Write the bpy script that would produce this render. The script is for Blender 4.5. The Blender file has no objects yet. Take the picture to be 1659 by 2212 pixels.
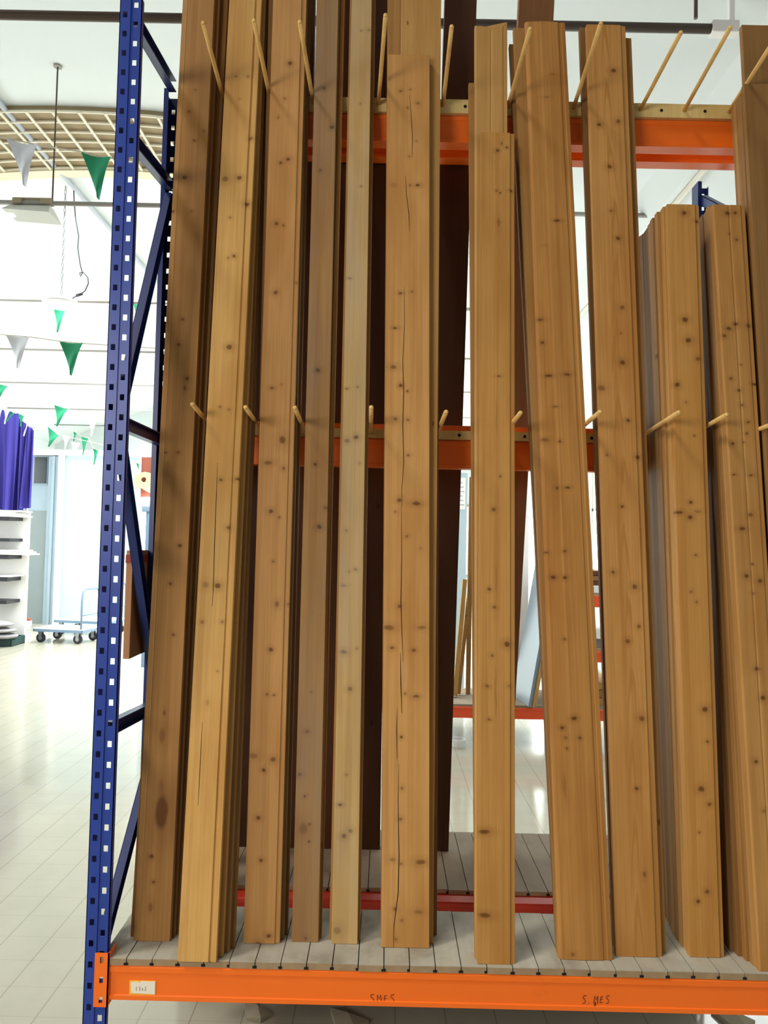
import bpy, bmesh, math, random
from mathutils import Vector, Matrix
random.seed(7)
SC = bpy.context.scene
COL = SC.collection

# ------------------------------------------------------------------ camera
F, PITCH, ROLL, YAW = 1664.25, 0.0409, 0.0221, 0.0034
EYE = Vector((0, 0, 1.55))
cp, sp, cy, sy, cr, sr = math.cos(PITCH), math.sin(PITCH), math.cos(YAW), math.sin(YAW), math.cos(ROLL), math.sin(ROLL)
FWD = Vector((-sy * cp, cy * cp, sp))
R0 = Vector((cy, sy, 0))
U0 = R0.cross(FWD)
RIGHT = R0 * cr + U0 * sr
UP = U0 * cr - R0 * sr
cam_d = bpy.data.cameras.new('camera')
cam_d.sensor_fit = 'VERTICAL'
cam_d.sensor_height = 36.0
cam_d.lens = F / 2212 * 36.0
cam_d.clip_start = 0.05
cam = bpy.data.objects.new('camera', cam_d)
COL.objects.link(cam)
cam.matrix_world = Matrix((
    (RIGHT.x, UP.x, -FWD.x, EYE.x),
    (RIGHT.y, UP.y, -FWD.y, EYE.y),
    (RIGHT.z, UP.z, -FWD.z, EYE.z), (0, 0, 0, 1)))
SC.camera = cam


def ray(x, y):
    return RIGHT * (x - 829.5) - UP * (y - 1106) + FWD * F


def at(x, y, Y):
    d = ray(x, y)
    return EYE + d * (Y / d.y)


def onz(x, y, z):
    d = ray(x, y)
    return EYE + d * ((z - EYE.z) / d.z)


def proj(P):
    v = P - EYE
    z = v.dot(FWD)
    return 829.5 + F * v.dot(RIGHT) / z, 1106 - F * v.dot(UP) / z


# ------------------------------------------------------------------ materials
def s2l(c):
    return tuple((v / 12.92 if v <= 0.04045 else ((v + 0.055) / 1.055) ** 2.4) for v in [k / 255 for k in c]) + (1.0,)


class NT:
    def __init__(s, name):
        s.m = bpy.data.materials.new(name)
        s.m.use_nodes = True
        s.t = s.m.node_tree
        s.b = s.t.nodes['Principled BSDF']

    def n(s, typ, **kw):
        nd = s.t.nodes.new(typ)
        for k, v in kw.items():
            setattr(nd, k, v)
        return nd

    def l(s, a, b):
        s.t.links.new(a, b)

    def math(s, op, a, b=None, c=None):
        nd = s.n('ShaderNodeMath', operation=op)
        for i, v in enumerate((a, b, c)):
            if v is None:
                continue
            if isinstance(v, (int, float)):
                nd.inputs[i].default_value = v
            else:
                s.l(v, nd.inputs[i])
        return nd.outputs[0]

    def mix(s, fac, a, b):
        nd = s.n('ShaderNodeMix', data_type='RGBA')
        for sock, v in ((nd.inputs[0], fac), (nd.inputs[6], a), (nd.inputs[7], b)):
            if isinstance(v, (int, float, tuple)):
                sock.default_value = v
            else:
                s.l(v, sock)
        return nd.outputs[2]

    def vscale(s, vec, sc):
        nd = s.n('ShaderNodeVectorMath', operation='MULTIPLY')
        s.l(vec, nd.inputs[0])
        nd.inputs[1].default_value = sc
        return nd.outputs[0]

    def noise(s, vec, scale=1.0, detail=3.0, rough=0.5):
        nd = s.n('ShaderNodeTexNoise')
        s.l(vec, nd.inputs['Vector'])
        nd.inputs['Scale'].default_value = scale
        nd.inputs['Detail'].default_value = detail
        nd.inputs['Roughness'].default_value = rough
        return nd.outputs[0]

    def ramp(s, v, lo, hi):
        nd = s.n('ShaderNodeMapRange', interpolation_type='SMOOTHSTEP')
        s.l(v, nd.inputs[0])
        nd.inputs[1].default_value = lo
        nd.inputs[2].default_value = hi
        return nd.outputs[0]


def tone(c, k):
    return tuple(min(1, v * k) for v in c[:3]) + (1.0,)


def plain(name, rgb, rough=0.6, metal=0.0, var=0.06, scale=6.0, spec=0.4, bump=0.0):
    k = NT(name)
    c = s2l(rgb)
    tc = k.n('ShaderNodeTexCoord')
    nz = k.noise(tc.outputs['Object'], scale, 4)
    k.l(k.mix(nz, tone(c, 1 - var), tone(c, 1 + var)), k.b.inputs['Base Color'])
    k.b.inputs['Roughness'].default_value = rough
    k.b.inputs['Metallic'].default_value = metal
    k.b.inputs['Specular IOR Level'].default_value = spec
    return k.m


def emit(name, rgb, strength):
    k = NT(name)
    c = s2l(rgb)
    k.b.inputs['Base Color'].default_value = c
    k.b.inputs['Emission Color'].default_value = c
    k.b.inputs['Emission Strength'].default_value = strength
    return k.m


def wood(name, rgb, knots=None, grain=1.0, arch=False, grey=0.0, auto=True, seed=0.0):
    """pine: long fine grain, slow mottling, dark oval knots. knots: (x, z, rx, rz, strength) in board space"""
    k = NT(name)
    base = tone(s2l((rgb[0], rgb[1] * .99, rgb[2] * .90)), .87)
    tc = k.n('ShaderNodeTexCoord')
    oi = k.n('ShaderNodeObjectInfo')
    off = k.n('ShaderNodeVectorMath', operation='ADD')
    sc = k.n('ShaderNodeVectorMath', operation='SCALE')
    sc.inputs[0].default_value = (3.1, 7.7, 19.0)
    k.l(oi.outputs['Random'], sc.inputs[3])
    k.l(tc.outputs['Object'], off.inputs[0])
    k.l(sc.outputs[0], off.inputs[1])
    P = off.outputs[0]
    fine = k.noise(k.vscale(P, (230, 90, 3.0)), 1, 3, .6)
    mid = k.noise(k.vscale(P, (46, 30, .9)), 1, 3, .55)
    mot = k.noise(k.vscale(P, (9, 9, 2.2)), 1, 4, .6)
    col = k.mix(k.ramp(fine, .3, .7), tone(base, 1 - .10 * grain), tone(base, 1 + .07 * grain))
    late = (base[0] * .74, base[1] * .62, base[2] * .46, 1)
    col = k.mix(k.math('MULTIPLY', k.ramp(mid, .47, .70), .50 * grain), col, late)
    pale = (min(1, base[0] * 1.16), min(1, base[1] * 1.18), min(1, base[2] * 1.22), 1)
    col = k.mix(k.math('MULTIPLY', k.ramp(mot, .42, .72), .5), col, pale)
    brown = (base[0] * .80, base[1] * .68, base[2] * .5, 1)
    mot2 = k.noise(k.vscale(P, (5, 7, 1.1)), 1.7, 3, .6)
    col = k.mix(k.math('MULTIPLY', k.ramp(mot2, .45, .72), .65), col, brown)
    if arch:
        # cathedral arches of the flat-sawn heart down the middle
        sx = k.n('ShaderNodeSeparateXYZ')
        k.l(tc.outputs['Object'], sx.inputs[0])
        wob = k.math('MULTIPLY', k.math('SUBTRACT', k.noise(k.vscale(P, (3, 3, 2.2)), 1, 3), .5), .05)
        x = k.math('ADD', sx.outputs[0], wob)
        par = k.math('MULTIPLY', k.math('MULTIPLY', x, x), 900)
        ph = k.math('MULTIPLY', k.math('ADD', k.math('ADD', sx.outputs[2], par), k.math('MULTIPLY', mid, .25)), 33)
        wv = k.ramp(k.math('SINE', ph), .25, 1.0)
        near = k.ramp(k.math('ABSOLUTE', x), .019, .008)
        col = k.mix(k.math('MULTIPLY', k.math('MULTIPLY', wv, near), .75), col, brown)
    # knots
    warp = k.n('ShaderNodeVectorMath', operation='SCALE')
    nw = k.n('ShaderNodeTexNoise')
    k.l(k.vscale(P, (60, 60, 30)), nw.inputs['Vector'])
    nw.inputs['Scale'].default_value = 1
    k.l(nw.outputs['Color'], warp.inputs[0])
    warp.inputs[3].default_value = .006
    wp = k.n('ShaderNodeVectorMath', operation='ADD')
    k.l(tc.outputs['Object'], wp.inputs[0])
    k.l(warp.outputs[0], wp.inputs[1])
    dark = (base[0] * .26, base[1] * .17, base[2] * .11, 1)
    acc = None
    for (kx, kz, rx, rz, st) in (knots or []):
        sb = k.n('ShaderNodeVectorMath', operation='SUBTRACT')
        k.l(wp.outputs[0], sb.inputs[0])
        sb.inputs[1].default_value = (kx + .003, 0, kz + .003)
        ln = k.n('ShaderNodeVectorMath', operation='LENGTH')
        k.l(k.vscale(sb.outputs[0], (1 / rx, 0, 1 / rz)), ln.inputs[0])
        v = k.math('ADD', k.math('MULTIPLY', k.ramp(ln.outputs[1], 1.05, .35), st),
                   k.math('MULTIPLY', k.ramp(ln.outputs[1], 3.0, .7), st * .34))
        acc = v if acc is None else k.math('MAXIMUM', acc, v)
    if auto:
        vo = k.n('ShaderNodeTexVoronoi', voronoi_dimensions='3D')
        vo.inputs['Scale'].default_value = 1
        pw = k.n('ShaderNodeVectorMath', operation='ADD')
        k.l(P, pw.inputs[0])
        k.l(warp.outputs[0], pw.inputs[1])
        k.l(k.vscale(pw.outputs[0], (15, 4, 6.0)), vo.inputs['Vector'])
        sp_ = k.n('ShaderNodeSeparateColor')
        k.l(vo.outputs['Color'], sp_.inputs[0])
        rad = k.math('ADD', k.math('MULTIPLY', sp_.outputs[1], .07), .05)
        rel = k.math('DIVIDE', vo.outputs['Distance'], rad)
        kn = k.math('MULTIPLY', k.ramp(rel, 1.1, .4), k.math('GREATER_THAN', sp_.outputs[0], .5))
        kn = k.math('MULTIPLY', kn, .75)
        acc = kn if acc is None else k.math('MAXIMUM', acc, kn)
    if acc is not None:
        col = k.mix(k.math('MINIMUM', acc, .92), col, dark)
    if grey:
        gz = k.ramp(k.noise(k.vscale(P, (8, 8, 1.6)), 1, 5, .65), .35, .7)
        lum = .3 * base[0] + .55 * base[1] + .15 * base[2]
        col = k.mix(k.math('MULTIPLY', gz, grey), col, (lum * .95, lum * .86, lum * .74, 1))
    k.l(col, k.b.inputs['Base Color'])
    k.b.inputs['Roughness'].default_value = .62
    k.b.inputs['Specular IOR Level'].default_value = .22
    bp = k.n('ShaderNodeBump')
    bp.inputs['Strength'].default_value = .12
    bp.inputs['Distance'].default_value = .002
    k.l(fine, bp.inputs['Height'])
    k.l(bp.outputs[0], k.b.inputs['Normal'])
    return k.m


def floor_mat():
    k = NT('tile_floor')
    tc = k.n('ShaderNodeTexCoord')
    sx = k.n('ShaderNodeSeparateXYZ')
    P = tc.outputs['Object']
    k.l(P, sx.inputs[0])

    def lines(v, w):
        fr = k.math('FRACT', k.math('DIVIDE', k.math('ADD', v, 50.0), .1655))
        return k.math('LESS_THAN', k.math('ABSOLUTE', k.math('SUBTRACT', fr, .5)), w)
    lx = lines(sx.outputs[0], .013)
    ly = lines(sx.outputs[1], .011)
    c = s2l((172, 168, 151))
    col = k.mix(k.noise(P, 3.0, 5, .65), tone(c, .84), tone(c, 1.10))
    fl = k.n('ShaderNodeVectorMath', operation='FLOOR')
    k.l(k.vscale(P, (1 / .1655, 1 / .1655, 0)), fl.inputs[0])
    wn = k.n('ShaderNodeTexWhiteNoise', noise_dimensions='3D')
    k.l(fl.outputs[0], wn.inputs['Vector'])
    col = k.mix(k.math('MULTIPLY', wn.outputs[0], .16), col, s2l((170, 160, 135)))
    st = k.ramp(k.noise(P, 9.0, 5, .7), .66, .74)
    col = k.mix(k.math('MULTIPLY', st, .45), col, s2l((120, 108, 88)))
    col = k.mix(k.math('MULTIPLY', lx, .55), col, s2l((112, 104, 88)))
    col = k.mix(k.math('MULTIPLY', ly, .22), col, s2l((112, 104, 88)))
    k.l(col, k.b.inputs['Base Color'])
    k.l(k.math('ADD', k.math('MULTIPLY', k.noise(P, 5, 4), .16), .05), k.b.inputs['Roughness'])
    k.b.inputs['Specular IOR Level'].default_value = .5
    return k.m


def deck_mat(rgb):
    k = NT('weathered_planks')
    tc = k.n('ShaderNodeTexCoord')
    P = tc.outputs['Object']
    c = s2l(rgb)
    a = k.noise(k.vscale(P, (60, 5, 60)), 1, 4, .6)
    b = k.noise(P, 7, 4, .6)
    col = k.mix(a, tone(c, .82), tone(c, 1.1))
    col = k.mix(k.math('MULTIPLY', k.ramp(b, .45, .7), .5), col, tone(s2l((120, 108, 88)), 1))
    k.l(col, k.b.inputs['Base Color'])
    k.b.inputs['Roughness'].default_value = .8
    return k.m


def painted(name, rgb, rough=.38, wear=.12, chip=(150, 150, 155)):
    k = NT(name)
    tc = k.n('ShaderNodeTexCoord')
    P = tc.outputs['Object']
    c = s2l(rgb)
    col = k.mix(k.noise(P, 9, 4), tone(c, 1 - wear), tone(c, 1 + wear))
    sm = k.ramp(k.noise(k.vscale(P, (5, 5, 5)), 2.2, 5, .7), .64, .74)
    col = k.mix(k.math('MULTIPLY', sm, .28), col, tone(c, .62))
    ch = k.ramp(k.noise(P, 45, 3, .6), .74, .78)
    col = k.mix(k.math('MULTIPLY', ch, .35), col, s2l(chip))
    k.l(col, k.b.inputs['Base Color'])
    k.b.inputs['Roughness'].default_value = rough
    k.b.inputs['Specular IOR Level'].default_value = .4
    return k.m


M = {}
M['floor'] = floor_mat()
M['plaster'] = plain('white_plaster', (216, 222, 222), .85, var=.03, scale=1.3)
M['wallpale'] = plain('pale_wall_paint', (178, 198, 206), .8, var=.03, scale=1.5)
M['dado'] = plain('grey_dado_paint', (122, 132, 132), .7, var=.04)
M['wallgrey'] = plain('blue_grey_wall_paint', (142, 158, 168), .7, var=.04)
M['blue'] = painted('blue_rack_paint', (40, 66, 152))
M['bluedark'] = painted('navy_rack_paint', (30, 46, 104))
M['orange'] = painted('orange_beam_paint', (253, 116, 30), .4, .06, (190, 140, 120))
M['beamshade'] = painted('shaded_beam_paint', (186, 46, 22), .45)  # orange beam paint darkened to red for the shade behind the front deck
M['farbeam'] = painted('red_orange_beam_paint', (232, 84, 40), .45)
M['darkhole'] = plain('dark_hole', (22, 18, 14), .9)
M['deck'] = deck_mat((182, 178, 162))
M['deckback'] = deck_mat((150, 132, 112))
M['decker'] = plain('plank_end_grain', (158, 134, 102), .85, var=.25, scale=40)
M['batten'] = wood('batten_pine', (240, 214, 158), auto=True, grain=.7)
M['peg'] = wood('dowel_beech', (246, 206, 142), auto=False, grain=.5)
M['tie'] = plain('brown_painted_steel', (84, 70, 60), .5)
M['tiegrey'] = plain('grey_painted_steel', (150, 146, 140), .5)
M['conduit'] = plain('grey_conduit', (176, 182, 192), .5)
M['creampipe'] = plain('cream_pipe_paint', (214, 208, 194), .5)
M['tan'] = plain('tan_skylight_glass', (150, 132, 100), .55, var=.12, scale=9)
M['gridbar'] = plain('cream_glazing_bar', (232, 226, 206), .6)
M['white'] = plain('white_sheet', (238, 236, 232), .6, var=.03)
M['cloth_g'] = plain('green_pennant_cloth', (42, 150, 108), .8, var=.08)
M['cloth_w'] = plain('white_pennant_cloth', (228, 230, 238), .8, var=.04)
M['cord'] = plain('pale_cord', (205, 196, 180), .8)
M['cable'] = plain('dark_cable', (60, 60, 66), .5)
M['steel'] = plain('galvanised_steel', (150, 152, 155), .35, metal=.8)
M['purple'] = plain('violet_cloth', (66, 58, 150), .85, var=.12, scale=3)
M['black'] = plain('black_plastic', (26, 26, 34), .5)
M['glassdark'] = plain('dark_glazing', (20, 30, 36), .15)
M['trolley'] = plain('blue_grey_steel', (112, 136, 160), .4)
M['rubber'] = plain('black_rubber', (38, 40, 46), .7)
M['paper'] = plain('white_paper_label', (240, 232, 214), .8, var=.04)
M['scrap'] = plain('dusty_paper', (150, 140, 118), .9, var=.12)
M['yellow'] = plain('yellow_card', (244, 190, 66), .7)
M['ink'] = plain('black_marker_ink', (70, 34, 16), .7)
M['inkgrey'] = plain('grey_pencil', (120, 112, 104), .8)
M['greysheet'] = plain('grey_laminate_sheet', (128, 142, 154), .28, var=.1, scale=3)
M['crateg'] = plain('green_plastic_crate', (38, 66, 64), .6)
M['sack'] = plain('grey_sack', (140, 136, 138), .9, var=.25, scale=5)
M['redboard'] = plain('red_brown_board', (150, 84, 66), .7, var=.12)
M['beige'] = plain('beige_board', (200, 186, 150), .8)
M['redtape'] = plain('red_tape', (150, 66, 48), .7)
M['glow'] = emit('lamp_glow', (255, 252, 244), 14)
M['sky'] = emit('window_daylight', (250, 254, 255), 5)


# ------------------------------------------------------------------ mesh helpers
class MB:
    def __init__(s):
        s.bm = bmesh.new()

    def box(s, lo, hi, mat=None, mi=0):
        vs = [Vector((x, y, z)) for x in (lo[0], hi[0]) for y in (lo[1], hi[1]) for z in (lo[2], hi[2])]
        if mat is not None:
            vs = [mat @ v for v in vs]
        v = [s.bm.verts.new(p) for p in vs]
        for q in ((0, 1, 3, 2), (4, 6, 7, 5), (0, 4, 5, 1), (2, 3, 7, 6), (0, 2, 6, 4), (1, 5, 7, 3)):
            f = s.bm.faces.new([v[i] for i in q])
            f.material_index = mi
        return s

    def quad(s, pts, mi=0):
        f = s.bm.faces.new([s.bm.verts.new(Vector(p)) for p in pts])
        f.material_index = mi
        return s

    def loft(s, a, b, mi=0, caps=True):
        va = [s.bm.verts.new(Vector(p)) for p in a]
        vb = [s.bm.verts.new(Vector(p)) for p in b]
        n = len(a)
        for i in range(n):
            f = s.bm.faces.new((va[i], va[(i + 1) % n], vb[(i + 1) % n], vb[i]))
            f.material_index = mi
        if caps:
            s.bm.faces.new(va[::-1]).material_index = mi
            s.bm.faces.new(vb).material_index = mi
        return s

    def tube(s, pts, r, n=8, mi=0, closed=False, r2=None):
        pts = [Vector(p) for p in pts]
        rings = []
        N = len(pts)
        prev = None
        for i, p in enumerate(pts):
            if closed:
                d = pts[(i + 1) % N] - pts[i - 1]
            else:
                d = pts[min(i + 1, N - 1)] - pts[max(i - 1, 0)]
            d.normalize()
            if prev is None:
                a = d.orthogonal().normalized()
            else:
                a = (prev - d * prev.dot(d)).normalized()
            prev = a
            b = d.cross(a)
            rr = r if r2 is None else r + (r2 - r) * i / (N - 1)
            rings.append([s.bm.verts.new(p + (a * math.cos(2 * math.pi * j / n) + b * math.sin(2 * math.pi * j / n)) * rr) for j in range(n)])
        for i in range(N if closed else N - 1):
            A, B = rings[i], rings[(i + 1) % N]
            for j in range(n):
                s.bm.faces.new((A[j], A[(j + 1) % n], B[(j + 1) % n], B[j])).material_index = mi
        if not closed:
            s.bm.faces.new(rings[0][::-1]).material_index = mi
            s.bm.faces.new(rings[-1]).material_index = mi
        return s

    def bar(s, a, b, w, h, up=Vector((0, 0, 1)), mi=0):
        a, b = Vector(a), Vector(b)
        d = (b - a).normalized()
        x = d.cross(up).normalized()
        u = x.cross(d)
        q = lambda p: [p + x * w / 2 + u * h / 2, p - x * w / 2 + u * h / 2, p - x * w / 2 - u * h / 2, p + x * w / 2 - u * h / 2]
        return s.loft(q(a), q(b), mi)

    def build(s, name, mats, parent=None, bevel=0.0, smooth=False, world=None, segs=2):
        bmesh.ops.recalc_face_normals(s.bm, faces=s.bm.faces)
        me = bpy.data.meshes.new(name)
        s.bm.to_mesh(me)
        s.bm.free()
        for m in (mats if isinstance(mats, (list, tuple)) else [mats]):
            me.materials.append(m)
        if smooth:
            for p in me.polygons:
                p.use_smooth = True
        o = bpy.data.objects.new(name, me)
        COL.objects.link(o)
        if parent is not None:
            o.parent = parent
            o.matrix_parent_inverse = Matrix.Translation(parent_world(parent)).inverted()
        if bevel:
            b = o.modifiers.new('bevel', 'BEVEL')
            b.width = bevel
            b.segments = segs
            b.limit_method = 'ANGLE'
        return o


def parent_world(p):
    v = Vector(p.location)
    if p.parent is not None:
        pass
    return v if p.parent is None else Vector((0, 0, 0))


def recenter(o, c):
    c = Vector(c)
    o.data.transform(Matrix.Translation(-c))
    o.location = c
    return o


def tag(o, label, cat, group=None, kind=None):
    o['label'] = label
    o['category'] = cat
    if group:
        o['group'] = group
    if kind:
        o['kind'] = kind
    return o


def thing(name, loc, label, cat, group=None):
    o = bpy.data.objects.new(name, None)
    COL.objects.link(o)
    o.location = loc
    o.empty_display_size = .05
    return tag(o, label, cat, group)


def struct(o):
    o['kind'] = 'structure'
    return o


# ------------------------------------------------------------------ hall shell
Y0, Y1 = -5.0, 17.5
XL, XR = -7.6, 2.75
YC0 = 3.2                # vault cut short here so the key sun reaches the rack
XC, RV, ZC = -2.6, 10.0, 4.9


def vault(x):
    return ZC - (x - XC) ** 2 / (2 * RV)


def onvault(px, py):
    d = ray(px, py)
    t = 0.5 / d.y
    st = .02 / d.y
    for _ in range(3000):
        P = EYE + d * t
        if P.z > vault(P.x):
            return P
        t += st
    return EYE + d * t


struct(MB().box((XL, Y0, -.12), (XR, Y1, 0)).build('floor', M['floor']))
mb = MB()
N = 40
xs = [XL - .1 + (XR - XL + .2) * i / N for i in range(N + 1)]
for i in range(N):
    a, b = xs[i], xs[i + 1]
    mb.loft([(a, YC0, vault(a)), (b, YC0, vault(b)), (b, YC0, vault(b) + .15), (a, YC0, vault(a) + .15)],
            [(a, Y1, vault(a)), (b, Y1, vault(b)), (b, Y1, vault(b) + .15), (a, Y1, vault(a) + .15)])
bmesh.ops.remove_doubles(mb.bm, verts=mb.bm.verts, dist=1e-5)
struct(mb.build('ceiling', M['plaster'], smooth=False))
struct(MB().box((XL - .15, Y1, -.1), (XR + .15, Y1 + .15, 5.2)).build('wall_back', M['plaster']))
# side walls with window openings
def holed_wall(name, x0, x1, wins, ztop):
    mb = MB()
    y = Y0
    for (a, b, lo, hi) in wins:
        mb.box((x0, y, 0), (x1, a, ztop))
        mb.box((x0, a, 0), (x1, b, lo))
        mb.box((x0, a, hi), (x1, b, ztop))
        y = b
    mb.box((x0, y, 0), (x1, Y1, ztop))
    return struct(mb.build(name, M['plaster']))


WL = [(-1.5, 1.0, .9, 3.2), (3.6, 6.2, .6, 3.3), (6.9, 9.5, .6, 3.3), (10.2, 12.8, .6, 3.3)]  # left wall windows are unseen, added to light the hall
WR = [(5.2, 7.0, 1.15, 3.0), (8.3, 10.6, 1.15, 3.0), (11.6, 14.6, 1.15, 3.2)]
holed_wall('wall_left', XL - .2, XL, WL, vault(XL) + .1)
holed_wall('wall_right', XR, XR + .2, WR, vault(XR) + .1)
wn = 0
for side, wins in (('l', WL), ('r', WR)):
    for (a, b, lo, hi) in wins:
        wn += 1
        x = XL - .12 if side == 'l' else XR + .08
        f = MB()
        t = .05
        f.box((x, a, lo), (x + t, b, lo + t)).box((x, a, hi - t), (x + t, b, hi)).box((x, a, lo), (x + t, a + t, hi)).box((x, b - t, lo), (x + t, b, hi))
        f.box((x, a, (lo + hi) / 2 - .02), (x + t, b, (lo + hi) / 2 + .02))
        for q in (1 / 3, 2 / 3):
            f.box((x, a + (b - a) * q - .02, lo), (x + t, a + (b - a) * q + .02, hi))
        wo = struct(f.build('window_%d' % wn, M['gridbar']))
        MB().box((x + .02, a, lo), (x + .03, b, hi)).build('pane', M['sky'], wo)

# ---- partition wall at the left end of the hall
YP = 13.7
pl = lambda px, py: at(px, py, YP)
zt = pl(150, 985).z
xa, xb, xd = pl(101, 1200).x, pl(127, 1200).x, pl(60, 1200).x
zd = pl(80, 1103).z
mb = MB()
mb.box((XL, YP, zd), (xb, YP + .3, zt))
mb2 = MB().box((XL, YP - .01, 0), (xb, YP + .3, zd))
struct(mb.build('wall_partition', M['wallgrey']))
struct(mb2.build('trim_1', M['dado']))
x4 = pl(300, 1200).x
struct(MB().box((xb, YP - .06, 0), (x4, YP + .3, zt)).build('wall_end', M['wallpale']))
struct(MB().box((xb - .02, YP - .12, 0), (xb + .07, YP - .06, zt)).build('trim_2', M['white']))
# moulded door frame and the dark glazed panel beside it
fr = MB()
for i, (u0, u1, dd) in enumerate(((0, .35, .05), (.35, .6, .09), (.6, 1, .07))):
    fr.box((xa + (xb - xa) * u0, YP - dd - .02, 0), (xa + (xb - xa) * u1 - .002, YP - .011, zt - .02))
struct(fr.build('trim_3', M['wallgrey']))
p0, p1 = at(74, 1044, YP - .03), at(102, 988, YP - .03)
wf = struct(MB().box((p0.x - .02, YP - .03, p0.z - .02), (p1.x + .02, YP - .001, p1.z + .02)).build('window_8', M['wallgrey']))
MB().box((p0.x, YP - .05, p0.z), (p1.x, YP - .03, p1.z)).build('pane', M['glassdark'], wf)
struct(MB().box((XL, YP - .1, zt), (x4, YP + .4, zt + .1)).build('trim_4', M['white']))

# bright glazing at the back of the hall
def bright_window(n, px0, py0, px1, py1, Y, bars):
    a, b = at(px0, py1, Y), at(px1, py0, Y)
    f = MB()
    t = .06
    f.box((a.x - t, Y, a.z - t), (b.x + t, Y + .08, a.z)).box((a.x - t, Y, b.z), (b.x + t, Y + .08, b.z + t))
    f.box((a.x - t, Y, a.z), (a.x, Y + .08, b.z)).box((b.x, Y, a.z), (b.x + t, Y + .08, b.z))
    for py in bars:
        z = at((px0 + px1) / 2, py, Y).z
        f.box((a.x, Y, z - .012), (b.x, Y + .05, z + .012))
    o = struct(f.build('window_%d' % n, M['tiegrey']))
    MB().box((a.x, Y + .05, a.z), (b.x, Y + .07, b.z)).build('pane', M['sky'], o)


bright_window(9, 1205, 838, 1345, 1212, 17.38, (858, 908, 1100))
bright_window(10, 302, 1100, 372, 1292, 17.38, (1256,))
bright_window(11, 978, 1095, 1012, 1240, 17.38, ())

# ---- tie rods across the vault
ZT = 3.9
for i, (py, lab) in enumerate(((35, 'nearest dark steel tie rod, crossing the top edge of the picture'),
                               (440, 'steel tie rod carrying the small batten lamp at left'),
                               (650, 'steel tie rod level with the round hanging lamp'),
                               (757, 'thin steel tie rod crossing behind the upper green and white flags'),
                               (829, 'thin steel tie rod crossing below the big green flag at left'),
                               (884, 'thin steel tie rod just above the violet cloth'),
                               (918, 'farthest short tie rod against the back wall'))):
    P = onz(150, py, ZT)
    xr = min(XR, XC + math.sqrt(2 * RV * (ZC - ZT))) - .03
    if i == 0:
        xr = at(1588, 46, P.y).x
    xl = XC - math.sqrt(2 * RV * (ZC - ZT)) + .03
    Y = min(P.y, 17.2)
    r = (.021, .016, .017, .015, .013, .012, .012)[i]
    mb = MB().tube([(xl, Y, ZT), (xr, Y, ZT)], r, 10)
    o = recenter(mb.build('tie_rod', M['tie'] if i in (0,) else M['tiegrey'], smooth=True), (XC, Y, ZT))
    tag(o, lab, 'tie rod', 'tie rods under the vault')
    if i == 0:
        rod = at(1503, 40, Y)
        MB().tube([rod, (rod.x, Y, vault(rod.x))], .009, 8).build('hanger', M['tie'], o)
        MB().box((xr - .11, Y - .027, ZT - .027), (xr + .01, Y + .027, ZT + .027)).box((xr - .03, Y - .012, ZT + .02), (xr - .005, Y + .012, vault(xr) - .003)).build('end_bracket', M['white'], o, bevel=.004)

# conduit along the ceiling, with its junction box
a, b = onvault(-40, 160), onvault(160, 398)
xc = b.x
pts = [Vector((xc, y, vault(xc) - .03)) for y in (2.5, 6, 10, 15)]
o = MB().tube(pts, .022, 8).build('ceiling_conduit', M['conduit'], smooth=True)
tag(recenter(o, pts[0]), 'grey conduit running along the vault above the hanging lamps', 'conduit')
# cream service pipes on the right hand haunch of the vault
for i, (px, py, r, lab) in enumerate(((1500, 352, .020, 'left cream pipe of the pair high on the right of the vault'),
                                      (1522, 352, .020, 'right cream pipe of the pair high on the right of the vault'))):
    P = onvault(px, py)
    pts = [Vector((P.x, y, vault(P.x) - r - .005)) for y in (P.y - 3, P.y, P.y + 4, 17)]
    o = MB().tube(pts, r, 8).build('service_pipe', M['creampipe'], smooth=True)
    tag(recenter(o, pts[0]), lab, 'pipe', 'cream pipes on the vault')
# plaster rib along the right haunch
P = onvault(1440, 400)
mb = MB()
x = P.x
mb.loft([(x - .12, 2.2, vault(x - .12) - .0), (x + .02, 2.2, vault(x) - .07), (x + .12, 2.2, vault(x + .12))],
        [(x - .12, 17, vault(x - .12) - .0), (x + .02, 17, vault(x) - .07), (x + .12, 17, vault(x + .12))])
struct(mb.build('trim_5', M['plaster']))
# cable strung under the vault at upper right
a, b = at(1275, -5, 3.9), at(1528, 118, 3.9)
pts = [a.lerp(b, i / 12) + Vector((0, 0, -.03 * math.sin(math.pi * i / 12) + random.uniform(-.003, .003))) for i in range(13)]
o = MB().tube(pts, .005, 6).build('slack_cable', M['tie'], smooth=True)
tag(recenter(o, pts[0]), 'dark slack cable slanting down beneath the tie rod at upper right', 'cable')

# ---- tan latticed skylight in the vault
A, B = onvault(150, 229), onvault(150, 350)
y0, y1 = A.y, B.y
x0, x1 = onvault(-60, 260).x - .3, onvault(520, 280).x
sk = thing('lattice_skylight', ((x0 + x1) / 2, (y0 + y1) / 2, vault((x0 + x1) / 2)), 'tan skylight with a cream lattice curving across the vault at upper left', 'skylight')
mb = MB()
NS = 18
for i in range(NS):
    a, b = x0 + (x1 - x0) * i / NS, x0 + (x1 - x0) * (i + 1) / NS
    mb.loft([(a, y0, vault(a) - .03), (b, y0, vault(b) - .03), (b, y0, vault(b) + .01), (a, y0, vault(a) + .01)],
            [(a, y1, vault(a) - .03), (b, y1, vault(b) - .03), (b, y1, vault(b) + .01), (a, y1, vault(a) + .01)])
mb.build('glazing', M['tan'], sk)
mb = MB()
for j in range(7):
    y = y0 + (y1 - y0) * j / 6
    mb.tube([(x0 + (x1 - x0) * i / NS, y, vault(x0 + (x1 - x0) * i / NS) - .045) for i in range(NS + 1)], .011, 6)
nx = int((x1 - x0) / .2)
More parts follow.
